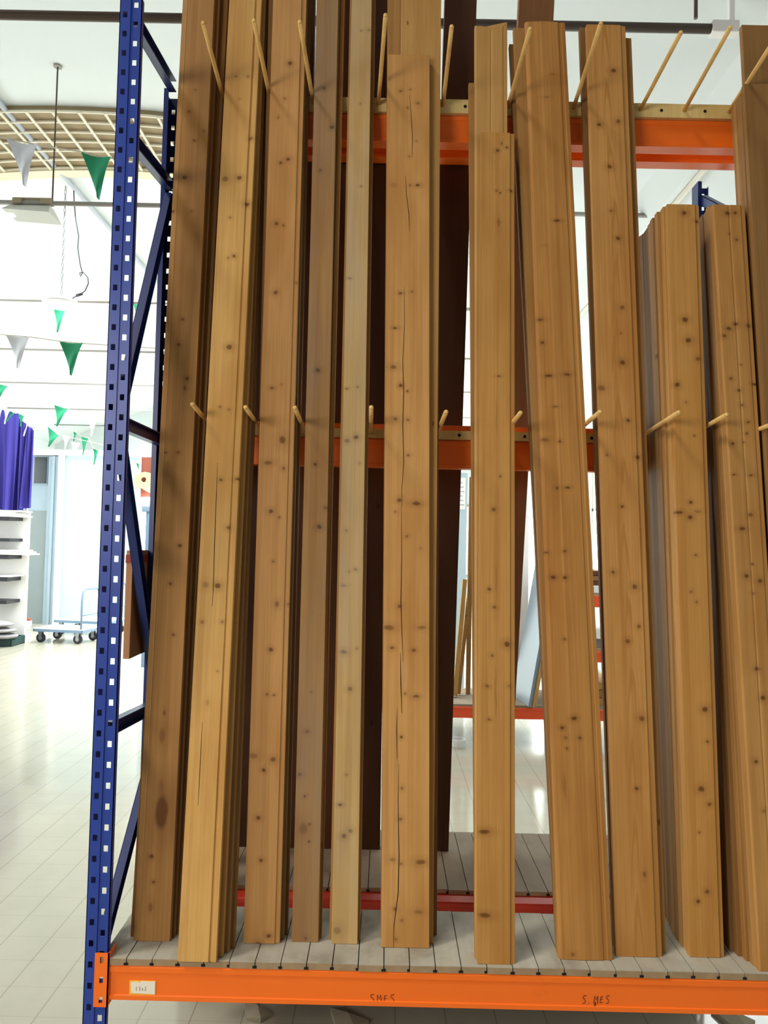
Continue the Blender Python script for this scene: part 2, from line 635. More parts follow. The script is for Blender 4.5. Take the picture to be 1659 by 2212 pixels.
for i in range(nx + 1):
    x = x0 + (x1 - x0) * i / nx
    mb.tube([(x, y0 - .02, vault(x) - .055), (x, y1 + .02, vault(x) - .055)], .011, 6)
mb.build('lattice', M['gridbar'], sk)
mb = MB()
for i in range(NS):
    a, b = x0 + (x1 - x0) * i / NS, x0 + (x1 - x0) * (i + 1) / NS
    mb.loft([(a, y1, vault(a) - .07), (b, y1, vault(b) - .07), (b, y1, vault(b) + .01), (a, y1, vault(a) + .01)],
            [(a, y1 + .22, vault(a) - .03), (b, y1 + .22, vault(b) - .03), (b, y1 + .22, vault(b) + .01), (a, y1 + .22, vault(a) + .01)])
mb.build('rim', plain('cream_rim', (214, 204, 176), .7), sk)

# ------------------------------------------------------------------ racks
ZDECK = 1.55 - 1.010     # front shelf surface
ZBT = 1.55 - 1.027       # top of front beam
YF, YR = 1.894, 2.335    # front rack posts
YF2, YR2 = 2.40, 2.84    # the rack standing behind it
ZDECK2 = .497
XPL = -.6887 - .014      # left edge of the left posts
XPR = 1.135              # left edge of right posts
PW = .056
HP = .05                 # hole pitch
ZTOP = 2.915


def upright(name, x, y, flip, par, mat, ztop=ZTOP, zbot=0.0, phase=.8228 + .05 * 40):
    """cold rolled post: a perforated web with two columns of staggered holes and two flanges"""
    mb = MB()
    dsg = -1 if flip else 1
    th = .002
    cols = ((.014, 0.0), (.041, .025))
    hw, hh = .0055, .0075
    def web(u0, u1, z0, z1):
        mb.box((x + u0, min(y, y + dsg * th), z0), (x + u1, max(y, y + dsg * th), z1))
    # web in two half columns, each split at its own holes
    for (uc, ph), (ua, ub) in zip(cols, ((0, .0275), (.0275, PW))):
        web(ua, uc - hw, zbot, ztop)
        web(uc + hw, ub, zbot, ztop)
        z = zbot
        first = (phase + ph) % HP
        k = 0
        while True:
            c = first + k * HP
            k += 1
            if c < zbot + hh:
                continue
            if c + hh > ztop:
                break
            web(uc - hw, uc + hw, z, c - hh)
            z = c + hh
        web(uc - hw, uc + hw, z, ztop)
    # raised rib between the columns and rolled edges
    mb.box((x + .0255, min(y, y - dsg * .003), zbot), (x + .0285, max(y, y - dsg * .003), ztop))
    for u, dp in ((0, .058), (PW - th, .016)):
        mb.box((x + u, min(y, y + dsg * dp), zbot), (x + u + th, max(y, y + dsg * dp), ztop))
    mb.box((x + th, min(y + dsg * .056, y + dsg * .058), zbot), (x + .014, max(y + dsg * .056, y + dsg * .058), ztop))
    return mb.build(name, mat, par)


def channel(mb, a, b, w=.034, d=.022, th=.0025):
    """C channel brace: web on the aisle side, lips turned in"""
    a, b = Vector(a), Vector(b)
    dr = (b - a).normalized()
    X = Vector((1, 0, 0))
    u = X.cross(dr).normalized()
    for (x0, x1, v0, v1) in ((0, th, -w / 2, w / 2), (0, d, w / 2 - th, w / 2), (0, d, -w / 2, -w / 2 + th)):
        q = lambda p: [p + X * x0 + u * v0, p + X * x1 + u * v0, p + X * x1 + u * v1, p + X * x0 + u * v1]
        mb.loft(q(a), q(b))
    return mb


def beam(x0, x1, y, z0, z1, par, name='beam', d=.045, mat=None, flip=False):
    """stepped box beam; front face at y"""
    mb = MB()
    s = -1 if flip else 1
    h = z1 - z0
    prof = [(0, z0), (d, z0), (d, z1 - .000), (.004, z1), (0, z1 - .004), (0, z1 - .016), (.003, z1 - .018), (.003, z0 + .012), (0, z0 + .010)]
    q = lambda x: [(x, y + s * p[0], p[1]) for p in prof]
    mb.loft(q(x0), q(x1))
    return mb.build(name, mat or M['orange'], par)


def connector(x, y, z0, z1, par, right=False):
    mb = MB()
    w = .034
    slots = [z0 + (z1 - z0) * t for t in (.13, .5, .87)]
    sw, sh = .0045, .0075
    yy0, yy1 = y - .0055, y - .0025
    mb.box((x, yy0, z0), (x + w / 2 - sw, yy1, z1)).box((x + w / 2 + sw, yy0, z0), (x + w, yy1, z1))
    z = z0
    for c in slots:
        mb.box((x + w / 2 - sw, yy0, z), (x + w / 2 + sw, yy1, c - sh))
        z = c + sh
    mb.box((x + w / 2 - sw, yy0, z), (x + w / 2 + sw, yy1, z1))
    xe = x if right else x + w - .003
    mb.box((xe, yy0, z0), (xe + .003, y + .045, z1))
    return mb.build('connector', M['orange'], par)


def end_frame(x, ya, yb, par, pairs, mat_a, mat_b, ztop=ZTOP, zba=0.0, zbb=0.0):
    a = upright('upright', x, ya, False, par, mat_a, ztop, zba)
    b = upright('upright', x, yb + .058 - .015, True, par, mat_b, ztop, zbb)
    for (za, zb) in pairs:
        channel(MB(), (x + .012, ya + .035, za), (x + .012, yb - .005, zb)).build('brace', mat_b, par)


# braces of the visible frame, from their ends in the photograph
def zpair(pf, pr):
    return at(pf[0], pf[1], YF + .035).z, at(pr[0], pr[1], YR).z


PAIRS = [zpair((298, 40), (366, 205)), zpair((288, 295), (356, 415)), zpair((264, 890), (372, 440)),
         zpair((262, 912), (352, 955)), zpair((256, 925), (330, 1440)), zpair((240, 1575), (318, 1520)), zpair((238, 2065), (306, 1640))]

rk = thing('timber_rack', (XPL, YF, 0), 'blue and orange steel rack in front holding the leaning timber boards', 'rack')
end_frame(XPL, YF, YR - .04, rk, PAIRS, M['blue'], M['bluedark'], ZTOP, 0.0, .37)
end_frame(XPR, YF, YR - .04, rk, PAIRS, M['blue'], M['bluedark'], ZTOP, 0.0, .37)
XB0, XB1 = XPL + PW + .003, XPR - .003
fb = beam(XB0, XB1, YF - .0005, ZBT - .081, ZBT, rk)
connector(XPL + .0265, YF, ZBT - .096, ZBT + .030, fb)
connector(XPR - .005, YF, ZBT - .096, ZBT + .030, fb, True)
YB = 2.315               # face of the beams that the boards lean on
bu0, bu1 = at(1000, 308, YB).z, at(1000, 249, YB).z
bm0, bm1 = at(1000, 1012, YB).z, at(1000, 951, YB).z
beam(XB0, XB1, YB, bu0, bu1, rk)
beam(XB0, XB1, YB, bm0, bm1, rk)
beam(XB0, XB1, YB - .0, ZDECK - .09, ZDECK - .042, rk, mat=M['beamshade'])

rb = thing('timber_rack', (XPL, YF2, 0), 'second steel rack standing back to back behind the front rack', 'rack')
end_frame(XPL - .005, YF2 + .045, YR2, rb, PAIRS, M['bluedark'], M['bluedark'], ZTOP, .37, 0.0)
end_frame(XPR, YF2 + .045, YR2, rb, [(2.62, 2.86), (2.2, 2.6), (1.3, 2.2), (1.2, .6)], M['bluedark'], M['bluedark'], at(1530, 396, YR2).z, .37, 0.0)
bq = at(1000, 343, 2.42).z
beam(XB0, XB1, 2.415, bq, bq + .085, rb)
bq = at(1000, 920, 2.42).z
beam(XB0, XB1, 2.415, bq - .085, bq, rb)
beam(XB0, XB1, 2.385, ZDECK2 - .085, ZDECK2 - .013, rb, mat=M['beamshade'])
beam(XB0, XB1, YR2 + .03, ZDECK2 - .09, ZDECK2 - .024, rb)

# handwriting on the front beam
LET = {'S': [[(.8, 1), (.25, .95), (.1, .7), (.55, .5), (.7, .25), (.45, .0), (.1, .08)]],
       'M': [[(0, 0), (.15, .95), (.45, .45), (.75, .95), (.85, 0)]],
       'E': [[(.65, .9), (.15, .8), (.1, .1), (.7, .15)], [(.12, .5), (.6, .55)]],
       '.': [[(.2, 0), (.25, .08)]], ',': [[(.2, .1), (.05, -.45)], [(.25, .15), (.1, -.4)]],
       '1': [[(.3, 1), (.25, 0)]], '5': [[(.75, 1), (.3, .95), (.25, .55), (.6, .5), (.6, .15), (.2, .05)]],
       'x': [[(.15, .6), (.6, .1)], [(.6, .65), (.15, .05)]], '2': [[(.15, .8), (.45, 1), (.65, .75), (.15, .05), (.75, .1)]]}


def writing(text, p0, p1, y, h, par, mat, r=.0008, lean=0.0):
    """strokes of pen on a vertical face at depth y, from image point p0 to p1 (baseline)"""
    a, b = at(p0[0], p0[1], y), at(p1[0], p1[1], y)
    mb = MB()
    n = len(text)
    for i, ch in enumerate(text):
        if ch == ' ':
            continue
        for st in LET[ch]:
            pts = []
            for (u, v) in st:
                w = (b - a) / n
                pts.append(a + w * (i + u * .8 + v * lean) + Vector((0, 0, v * h)))
            mb.tube(pts, r, 5)
    return mb.build('handwriting', mat, par)


yw = YF + .0022
writing('SMES', (800, 2166), (858, 2167), yw, .020, fb, M['ink'], .0008, -.1)
writing('S.MES', (1257, 2168), (1320, 2168), yw, .019, fb, M['ink'], .0008, .1)
writing(',', (1283, 2168), (1300, 2168), yw, .024, fb, M['ink'], .0012, .1)
a, b = at(279, 2148, yw), at(337, 2119, yw)
pt = thing('price_label', (a.x, YF, a.z), 'small torn white and yellow paper label stuck on the orange beam', 'label')
MB().box((a.x, YF + .0013, a.z), (b.x, YF + .0026, b.z)).build('yellow_backing', M['yellow'], pt)
mb = MB()
w, h = b.x - a.x, b.z - a.z
out = [(.09, .13), (.98, .08), (.97, .97), (.45, .98), (.38, .84), (.33, .96), (.05, .86)]
mb.loft([(a.x + u * w, YF + .0003, a.z + v * h) for u, v in out], [(a.x + u * w, YF + .0013, a.z + v * h) for u, v in out])
mb.build('paper', M['paper'], pt)
writing('15x2', (293, 2140), (318, 2140), YF - .0001, .009, pt, M['inkgrey'], .0004)

# decks
def deck(name, x0, x1, ya, yb, z, t, pitch, mat, label, shear=0.0, ph=0.0):
    n = int(round((x1 - x0) / pitch))
    p = (x1 - x0) / n
    mb = MB()
    for i in range(n):
        a = x0 + i * p
        dz = random.uniform(-.0008, .0008)
        ys = ya + random.uniform(0, .003)
        mb.box((a + .0012, ys, z - t + dz), (a + p - .0012, yb, z + dz))
        mb.box((a + .0016, ys - .0006, z - t + dz), (a + p - .0016, ys + .0005, z + dz - .0015), mi=2)
        mb.box((a + p - .006, ys - .0010, z - t + .001), (a + p + .004, ys + .0004, z - t + .007), mi=1)
        # tongue just under the joint
        mb.box((a + p - .004, ya + .006, z - t * .7), (a + p + .004, yb - .004, z - t * .45), mi=1)
    o = mb.build(name, [mat, M['darkhole'], M['decker']])
    recenter(o, ((x0 + x1) / 2, ya, z - t))
    return tag(o, label, 'deck')


deck('plank_deck', XB0 - .02, XB1, YF - .002, 2.17, ZDECK, .0165, .0612, M['deck'], 'grey plank shelf deck on the orange front beam under the board feet')
deck('plank_deck', XB0, XB1, 2.40, 2.88, ZDECK2, .012, .0612, M['deckback'], 'brownish plank deck of the rack behind, beyond the low shaded beam')

# peg rails
UPX = [(484, 585, 677, 817, 957, 1097, 1239, 1383, 1478, 1575)]
UTIP = [(438, 47), (548, 42), (647, 45), (833, 30), (976, 55), (1146, 60), (1299, 48), (1472, 68), (1579, 57), (1672, 88)]
MTIP = [(415, 872), (530, 879), (637, 880), (802, 879), (964, 889), (1125, 891), (1297, 889), (1467, 890), (1571, 895), (1672, 915)]
YPF = YB - .010
for nm, py, tips, dz, lab in (('peg_rail', 231, UTIP, .040, 'upper pale batten with round wooden pegs on the top orange beam'),
                              ('peg_rail', 940, MTIP, .028, 'lower pale batten with round wooden pegs on the middle orange beam')):
    zc = at(1000, py - 3, YPF).z
    zlo = bu1 + .0005 if py < 500 else bm1 + .0005
    zhi = at(1000, 215 if py < 500 else 931, YPF).z
    t = thing(nm, (XB0, YB, zlo), lab, 'peg rail', 'peg rails on the front rack')
    MB().box((XB0 + .01, YPF, zlo), (XB1 - .01, YPF + .04, zhi)).build('batten', M['batten'], t)
    zc = (zlo + zhi) / 2
    bx = []
    for i, tp in enumerate(tips):
        base = at(UPX[0][i], 226, YPF)
        B = Vector((base.x, YPF + .01, zc))
        T = at(tp[0], tp[1], 1.99)
        d = (T - B).normalized()
        bx.append(base.x)
        pts = [B, B.lerp(T, .3), B.lerp(T, .7), T - d * .004]
        mb = MB().tube(pts, .0060, 12)
        mb.tube([T - d * .004, T - d * .0012, T], .0060, 12, r2=.003)
        mb.build('peg', M['peg'], t, smooth=True)
    for hpx in (531, 631, 724, 770, 864, 910, 1005, 1051, 1144, 1190, 1286, 1333, 1429, 1523, 1618):
        hx = at(hpx, 226, YPF).x
        mb = MB().tube([(hx, YPF - .0006, zc), (hx, YPF + .004, zc)], .0050, 14)
        mb.build('peg_hole', M['darkhole'], t)


# ------------------------------------------------------------------ boards
class Plane:
    """face plane of a leaning board: contains the X axis, passes (yf at z0) and (yb at z1)"""
    def __init__(s, yf, z0, yb, z1):
        s.yf, s.z0 = yf, z0
        s.k = (yb - yf) / (z1 - z0)
        s.up = Vector((0, s.k, 1)).normalized()
        s.n = Vector((0, s.up.z, -s.up.y))       # points away from the camera side

    def back(s, t):
        q = Plane(s.yf + t / s.up.z, s.z0, 0, 1)
        q.k, q.up, q.n = s.k, s.up, s.n
        return q

    def hit(s, px, py):
        d = ray(px, py)
        # y = yf + k (z - z0)
        t = (s.yf + s.k * (EYE.z - s.z0)) / (d.y - s.k * d.z)
        return EYE + d * t

    def z_at(s, px, py):
        return s.hit(px, py).z


PROF = {
    'flat': [(0, 0), (1, 0)],
    'rtongue': [(0, 0), (.80, 0), (.825, .0045), (.865, .0045), (.875, .0015), (1, .0015)],
    'ltongue': [(0, .004), (.14, .0015), (.155, -.0010), (.175, .0), (1, 0)],
    'rstep': [(0, 0), (.86, 0), (.88, .004), (1, .005)],
    'ridge': [(0, .006), (.07, .002), (.36, 0), (.40, -.001), (.62, 0), (.82, .0015), (.84, .004), (.90, .004), (.91, .002), (1, .004)],
    'vee': [(0, .003), (.05, 0), (.46, .0005), (.50, .0022), (.54, .0005), (.85, 0), (.88, .002), (1, .0025)],
    'moulded': [(0, 0), (.74, 0), (.77, .003), (.81, .003), (.83, .001), (.89, .001), (.91, .004), (.95, .004), (1, .002)],
}
BOARDS = []


def edge_line(pl, pts):
    (x1, y1), (x2, y2) = pts
    return pl.hit(x1, y1), pl.hit(x2, y2)


def at_z(line, z):
    a, b = line
    return a.lerp(b, (z - a.z) / (b.z - a.z))


def board(pl, L, R, ztop, zbot, mat, label, t=.018, prof='flat', w=None, group=None, cut=None, mark=None, name='timber_board', yaw=0.0):
    """L / R: two image points on each long edge (None = hidden: width w from the other edge)"""
    if L is not None:
        l = edge_line(pl, L)
    if R is not None:
        r = edge_line(pl, R)
    if L is None:
        l = tuple(p - Vector((w, 0, 0)) for p in r)
    if R is None:
        r = tuple(p + Vector((w, 0, 0)) for p in l)
    zb = zbot
    bl, br = at_z(l, zb), at_z(r, zb)
    tl, tr = at_z(l, ztop), at_z(r, ztop)
    o = (bl + br) / 2
    up = ((tl + tr) / 2 - o).normalized()
    xd = Vector((1, 0, 0))
    yd = up.cross(xd).normalized()
    if yd.y < 0:
        yd = -yd
    xd = yd.cross(up)
    mw = Matrix.Translation(o) @ Matrix((xd, yd, up)).transposed().to_4x4()
    inv = mw.inverted()
    p = PROF[prof]
    e = .0012
    def ring(a, b):
        pts = [(e, p[0][1])] if False else []
        pts = [(u, d) for u, d in p]
        fr = [a.lerp(b, u) + pl.n * d for u, d in pts]
        return fr + [b + pl.n * t, a + pl.n * t]
    mb = MB()
    A = [inv @ v for v in ring(bl, br)]
    if cut:
        # broken top: several heights across the face
        B = [inv @ v for v in ring(tl, tr)]
        ws = [cut(i / (len(p) - 1)) if i < len(p) else cut(1 - (i - len(p))) for i in range(len(B))]
        B = [v + Vector((0, 0, wv)) for v, wv in zip(B, ws)]
    else:
        B = [inv @ v for v in ring(tl, tr)]
    # intermediate ring for stable shading
    mb.loft(A, B)
    ob = mb.build(name, mat if not callable(mat) else mat(inv, pl), bevel=.0011)
    ob.matrix_world = mw
    tag(ob, label, 'board', group)
    BOARDS.append(ob)
    return ob, inv, pl


def knot_fn(name, rgb, pxs, **kw):
    """knots given in image pixels (x, y, size) become knots in board space"""
    def f(inv, pl):
        ks = []
        for q in pxs:
            x, y = q[0], q[1]
            s = q[2] if len(q) > 2 else 5
            asp = q[3] if len(q) > 3 else 1.0
            P = inv @ pl.hit(x, y)
            r = s * 2.05 / F
            r *= 1.0 * random.uniform(.85, 1.25)
            ks.append((P.x, P.z, r * 1.1, r * max(asp, .45), (q[4] if len(q) > 4 else (.62 if s <= 4 else .8)) * random.uniform(.65, 1.1)))
        return wood(name, rgb, ks, auto=False, **kw)
    return f


W1 = wood('pine_board_brown', (176, 132, 82))
W2 = wood('pine_board_light', (196, 152, 96))
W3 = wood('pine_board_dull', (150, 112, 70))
W4 = wood('pine_board_grey', (150, 124, 92), grey=.5)
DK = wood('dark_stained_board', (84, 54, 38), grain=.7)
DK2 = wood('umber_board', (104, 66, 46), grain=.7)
ZB = 2.86
ZM = 1.90
YFACE = YPF - .012
G = 'timber boards leaning in the front rack'


def front_plane(py, px, zb, n, t=.018, zf=None, yoff=0.0):
    yf = onz(px, py, ZDECK).y + yoff
    yb = YFACE - n * (t + .001)
    return Plane(yf, ZDECK, yb, zb)


def stack(pl, layers, zbot=ZDECK + .0005):
    """layers: list of (k, L, R, ztop, mat, label, kwargs)"""
    for (k, L, R, ztop, mat, label, kw) in layers:
        t = kw.get('t', .018)
        q = pl.back(k * (t + .0012)) if k else pl
        zt = q.z_at(*ztop) if isinstance(ztop, tuple) else (min(ztop + .2, 3.42) if ztop > 3 else ztop)
        yield board(q, L, R, zt, zbot, mat, label, group=G, **kw)


def run(*a, **k):
    return list(stack(*a, **k))


# S1
S1K = [(408, 241, 5), (422, 194, 4), (420, 304, 5), (399, 383, 6), (413, 456, 4), (440, 283, 3), (372, 455, 5), (395, 690, 4), (386, 745, 5), (404, 818, 6), (399, 838, 3, 2.4),
       (386, 977, 5), (358, 978, 4), (389, 1178, 6), (368, 1261, 5), (375, 1371, 3), (349, 1755, 13, 2.9, 1.15), (350, 1590, 7, 3, .55), (355, 1540, 3, 2), (327, 1850, 5), (331, 1905, 4),
       (348, 1700, 6, 3, .35), (325, 1960, 5, 2, .4)]
p = front_plane(2034, 330, ZB, 3)
run(p, [(0, ((394, 0), (287, 2031)), ((463, 0), (367, 2031)), 3.25, knot_fn('pine_stained_foot', (178, 132, 82), S1K), 'pine board with a long dark stain near its foot, front of the leftmost stack', dict(prof='ltongue')),
        (1, ((410, 0), (281, 2026)), ((475, 0), (376, 2025)), 3.2, W3, 'board directly behind the leftmost front board with the dark stain', dict()),
        (2, None, ((493, 0), (384, 2016)), 3.27, W3, 'rearmost board of the leftmost stack, showing as a dark strip on its right', dict(w=.105))])
# S2
S2K = [(510, 165, 4), (536, 165, 4), (518, 214, 3), (543, 300, 4), (487, 387, 8, 1, .5), (517, 384, 6), (533, 440, 5), (497, 470, 4), (492, 557, 4), (505, 553, 5), (495, 750, 6), (475, 878, 3), (495, 884, 3),
       (477, 1036, 4), (513, 1035, 6, .6, .7), (493, 1140, 5), (444, 1263, 7, 1, .5), (470, 1266, 6), (480, 1343, 4), (437, 1343, 4, 1, .5), (448, 1518, 5, 1.6, .4), (470, 1450, 3, 1, .4), (542, 298, 5)]
p = front_plane(2079, 425, ZB, 4, yoff=.0)
S2b = run(p, [(0, ((495.5, 0), (383, 2077)), ((565, 0), (466.5, 2077)), 3.3, knot_fn('pine_honey', (216, 170, 108), S2K), 'honey coloured tongued board jutting over the deck edge, front of the second stack', dict(prof='rtongue')),
        (1.3, None, ((574, 0), (482, 2040)), 3.22, W2, 'board behind the honey coloured overhanging board, its pale edge on the right', dict(w=.10)),
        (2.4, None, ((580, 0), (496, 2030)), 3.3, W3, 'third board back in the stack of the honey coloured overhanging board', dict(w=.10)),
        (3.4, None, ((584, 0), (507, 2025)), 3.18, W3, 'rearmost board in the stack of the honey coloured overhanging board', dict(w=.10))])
# S3
S3K = [(626, 137, 5), (615, 213, 4), (601, 254, 4), (607, 352, 5), (622, 344, 5), (597, 483, 5), (612, 487, 3), (595, 632, 7), (640, 610, 4), (588, 838, 6, .6), (608, 830, 3), (610, 950, 7, 1.5), (579, 1000, 10, .6, .6), (612, 1012, 4),
       (585, 1105, 5), (604, 1118, 3), (590, 1212, 4), (598, 1305, 6, 1.5), (622, 1305, 3), (585, 1403, 5), (577, 1500, 4), (592, 1501, 3), (548, 1633, 9, .7, .6), (590, 1640, 6), (570, 1664, 5), (558, 1767, 5), (564, 1858, 4), (580, 2022, 5), (557, 2040, 6)]
p = front_plane(2039, 565, ZB, 3)
run(p, [(0, ((590, 0), (525.5, 2039)), ((661.5, 0), (603.5, 2039)), 3.2, knot_fn('pine_tan', (202, 152, 100), S3K), 'tan tongued board with a dark knotted foot, front of the third stack', dict(prof='rstep')),
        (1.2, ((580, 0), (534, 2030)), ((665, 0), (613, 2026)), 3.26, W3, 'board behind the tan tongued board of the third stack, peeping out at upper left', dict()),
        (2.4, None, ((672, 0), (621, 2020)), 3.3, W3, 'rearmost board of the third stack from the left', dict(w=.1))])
# S4
S4K = [(700, 191, 5), (692, 368, 4), (717, 275, 5), (686, 800, 5), (681, 1003, 5), (690, 1138, 5), (673, 1494, 3), (664, 1580, 5), (648, 1673, 6), (658, 1720, 3), (668, 1780, 4), (655, 1790, 10, 1.4, .45), (667, 1818, 4), (660, 2027, 4),
       (703, 1098, 4), (652, 1790, 5, 2, .4)]
p = front_plane(2036, 658, ZB, 2)
run(p, [(0, ((684, 0), (630, 2036)), ((731, 0), (687.5, 2036)), 3.25, knot_fn('pine_weathered', (170, 130, 86), S4K, grey=.35), 'narrow greyish weathered board with moulded edge, front of the fourth stack', dict(prof='flat')),
        (1, None, ((745, 0), (694, 2033)), 3.3, wood('pine_moulded', (168, 124, 74)), 'moulded board behind the narrow greyish board of the fourth stack', dict(w=.072, prof='moulded'))])
# S5
S5K = [(797, 65, 4), (780, 66, 3), (778, 224, 3), (780, 403, 3), (755, 602, 6, .5), (749, 840, 5, .6), (773, 836, 3), (750, 952, 6), (769, 944, 5), (747, 1146, 3), (754, 1235, 4), (768, 1230, 4), (742, 1265, 8, .4, .6), (742, 1408, 7, .7, .6), (771, 1400, 3),
       (756, 1488, 5, 1, .6), (749, 1673, 3), (735, 1738, 6, .7), (757, 1795, 6), (743, 1806, 5), (729, 2010, 8, 1, .6), (776, 1000, 3)]
p = front_plane(2040, 745, ZB, 2)
run(p, [(0, ((760, 0), (715.5, 2040)), ((803, 0), (772, 2040)), 3.2, knot_fn('pine_pale', (204, 170, 120), S5K, grey=.35), 'slim pale olive board with paired knots, front of the fifth stack', dict(prof='flat')),
        (1, ((756, 0), (711, 2034)), ((811, 0), (778, 2034)), 3.27, W1, 'wider board behind the slim pale olive board of the fifth stack', dict())])
# S6
S6K = [(866, 196, 4), (886, 193, 3), (902, 224, 4), (880, 233, 4), (899, 304, 3), (884, 338, 3), (886, 400, 4), (903, 400, 6, .8), (850, 400, 10, .8, .25), (865, 633, 6, .7), (890, 630, 4), (853, 708, 7, .6), (850, 793, 8, .7), (866, 833, 5), (880, 845, 4), (881, 907, 4), (882, 983, 4), (854, 905, 4),
       (863, 1080, 5), (899, 1088, 9, .5), (879, 1158, 4), (855, 1105, 4), (908, 1184, 5, 1, .4), (863, 1310, 5), (911, 1356, 12, .45, .7), (840, 1356, 12, .5, .55), (847, 1400, 5, .7), (894, 1404, 6, .8), (875, 1498, 4), (899, 1504, 7, .6), (867, 1592, 3), (869, 1702, 4), (865, 1769, 4),
       (848, 1857, 8, .7, .6), (910, 1862, 13, .5, .7), (867, 1866, 4), (853, 1964, 5), (905, 1970, 11, .45, .6), (868, 1988, 4), (855, 2028, 4)]
p = front_plane(2048, 876, ZB, 4)
S6b = run(p, [(0, ((838, 118), (823.5, 2048)), ((928, 118), (927.5, 2048)), (880, 118), knot_fn('pine_cracked', (206, 156, 100), S6K), 'broad knotty board with a long dark crack, front of the middle stack', dict()),
        (1.2, ((867, 0), (846, 2015)), ((953, 0), (936, 2010)), 3.2, W2, 'tall board right behind the cracked board of the middle stack', dict()),
        (2.4, ((837, 0), (822, 2008)), ((912, 0), (905, 2008)), 3.25, W1, 'tall board at the left rear of the middle stack behind the cracked board', dict()),
        (3.4, None, ((950, 300), (944, 2000)), 2.95, W3, 'rearmost board of the middle stack, a dark strip right of the cracked board', dict(w=.10))])
# S7
S7K = [(1075, 325, 5), (1095, 318, 4), (1084, 310, 3, 2, .5), (1072, 412, 3), (1080, 417, 3), (1103, 411, 5, .8), (1079, 480, 4), (1077, 480, 3, 5, .4), (1077, 812, 5, .6, .6), (1066, 1100, 5), (1081, 1029, 3), (1057, 1273, 4), (1068, 1312, 4), (1095, 1391, 6), (1063, 1416, 4), (1052, 1482, 6, .7), (1057, 1554, 5, .7), (1046, 1797, 11, .35, .8), (1047, 1978, 13, .25, .7),
       (1073, 900, 3, 18, .22), (1071, 1500, 3, 25, .25), (1072, 1250, 3, 14, .22), (1100, 1482, 5, .8, .4)]
p = front_plane(2084, 1072, ZB, 3)
run(p, [(0, ((1037.5, 286), (1031, 2083)), ((1112, 286), (1113.5, 2083)), (1075, 286), knot_fn('pine_short', (196, 146, 86), S7K), 'shorter square-topped board with a low horizontal knot, front of the split-top stack', dict(prof='rstep')),
        (1.2, ((1025.5, 56), (1026, 2060)), ((1096, 45), (1100, 2060)), (1060, 62), W2, 'board with a jagged split top behind the shorter square-topped board', dict(prof='vee', cut=lambda u: .013 * abs(u - .5) * 2 + (.016 if u > .92 else 0) - (.006 if .3 < u < .6 else 0))),
        (2.4, ((1012.5, 179), (1026, 2050)), None, (1020, 179), W1, 'rearmost board of the split-top stack, a strip on its left', dict(w=.085, prof='flat'))])
# S8
S8K = [(1203, 476, 9, .3), (1180, 210, 9, .25, .5), (1167, 690, 10, .4, .6), (1172, 740, 5), (1185, 811, 8, .4), (1225, 809, 10, .3, .7), (1200, 878, 6, .3, .5), (1177, 950, 10, .6, .5), (1209, 953, 5), (1203, 1054, 4), (1226, 1053, 7, .5), (1220, 1190, 5), (1180, 1193, 6, .6, .6), (1195, 1247, 6, .7), (1220, 1247, 5), (1219, 1381, 4),
       (1240, 1552, 7, .8), (1215, 1572, 5), (1222, 1594, 4), (1253, 1594, 4), (1225, 1617, 3), (1178, 530, 6, .4, .4), (1237, 2062, 4), (1195, 160, 5, .4, .5), (1220, 1700, 4, 8, .25)]
p = front_plane(2075, 1266, ZB, 3)
run(p, [(0, ((1134, 45), (1208, 2075)), ((1221, 46), (1325, 2075)), (1175, 46), knot_fn('pine_ridged', (188, 136, 78), S8K, grain=1.5), 'wide ridged board leaning to the left with cross knots, front of the left-tilted stack', dict(prof='ridge')),
        (1.2, ((1109, 60), (1204, 2062)), None, (1115, 60), W1, 'board behind the wide ridged left-leaning board, showing on its left', dict(w=.105)),
        (2.4, ((1100, 95), (1203, 2055)), None, (1104, 95), W3, 'rearmost board of the left-tilted stack, with a lower top', dict(w=.105))])
# S9
S9K = [(1325, 152, 8), (1294, 269, 5), (1335, 262, 6), (1317, 360, 6), (1320, 455, 5), (1335, 515, 6), (1344, 664, 7), (1341, 720, 3), (1299, 838, 9, .8), (1345, 783, 6), (1356, 908, 5), (1378, 987, 5), (1311, 983, 4), (1344, 1094, 4), (1324, 1236, 5), (1371, 1268, 7), (1380, 1353, 6), (1356, 1385, 5), (1386, 1552, 6), (1375, 1704, 5), (1392, 1888, 4, 2)]
p = front_plane(2068, 1382, ZB, 3)
run(p, [(0, ((1267, 52), (1331, 2068)), ((1352, 52), (1432, 2068)), (1310, 53), knot_fn('pine_flamed', (198, 146, 88), S9K, arch=True, grain=1.3), 'board with flame-like arched grain down its middle, right of the left-tilted stack', dict(prof='rstep')),
        (1.2, None, ((1364, 82), (1440, 2060)), (1360, 82), W1, 'board behind the flame-grained board, its lower top on the right', dict(w=.105)),
        (2.4, ((1252, 60), (1326, 2055)), None, (1258, 60), W3, 'board behind the flame-grained board, a dark strip on its left', dict(w=.105))])
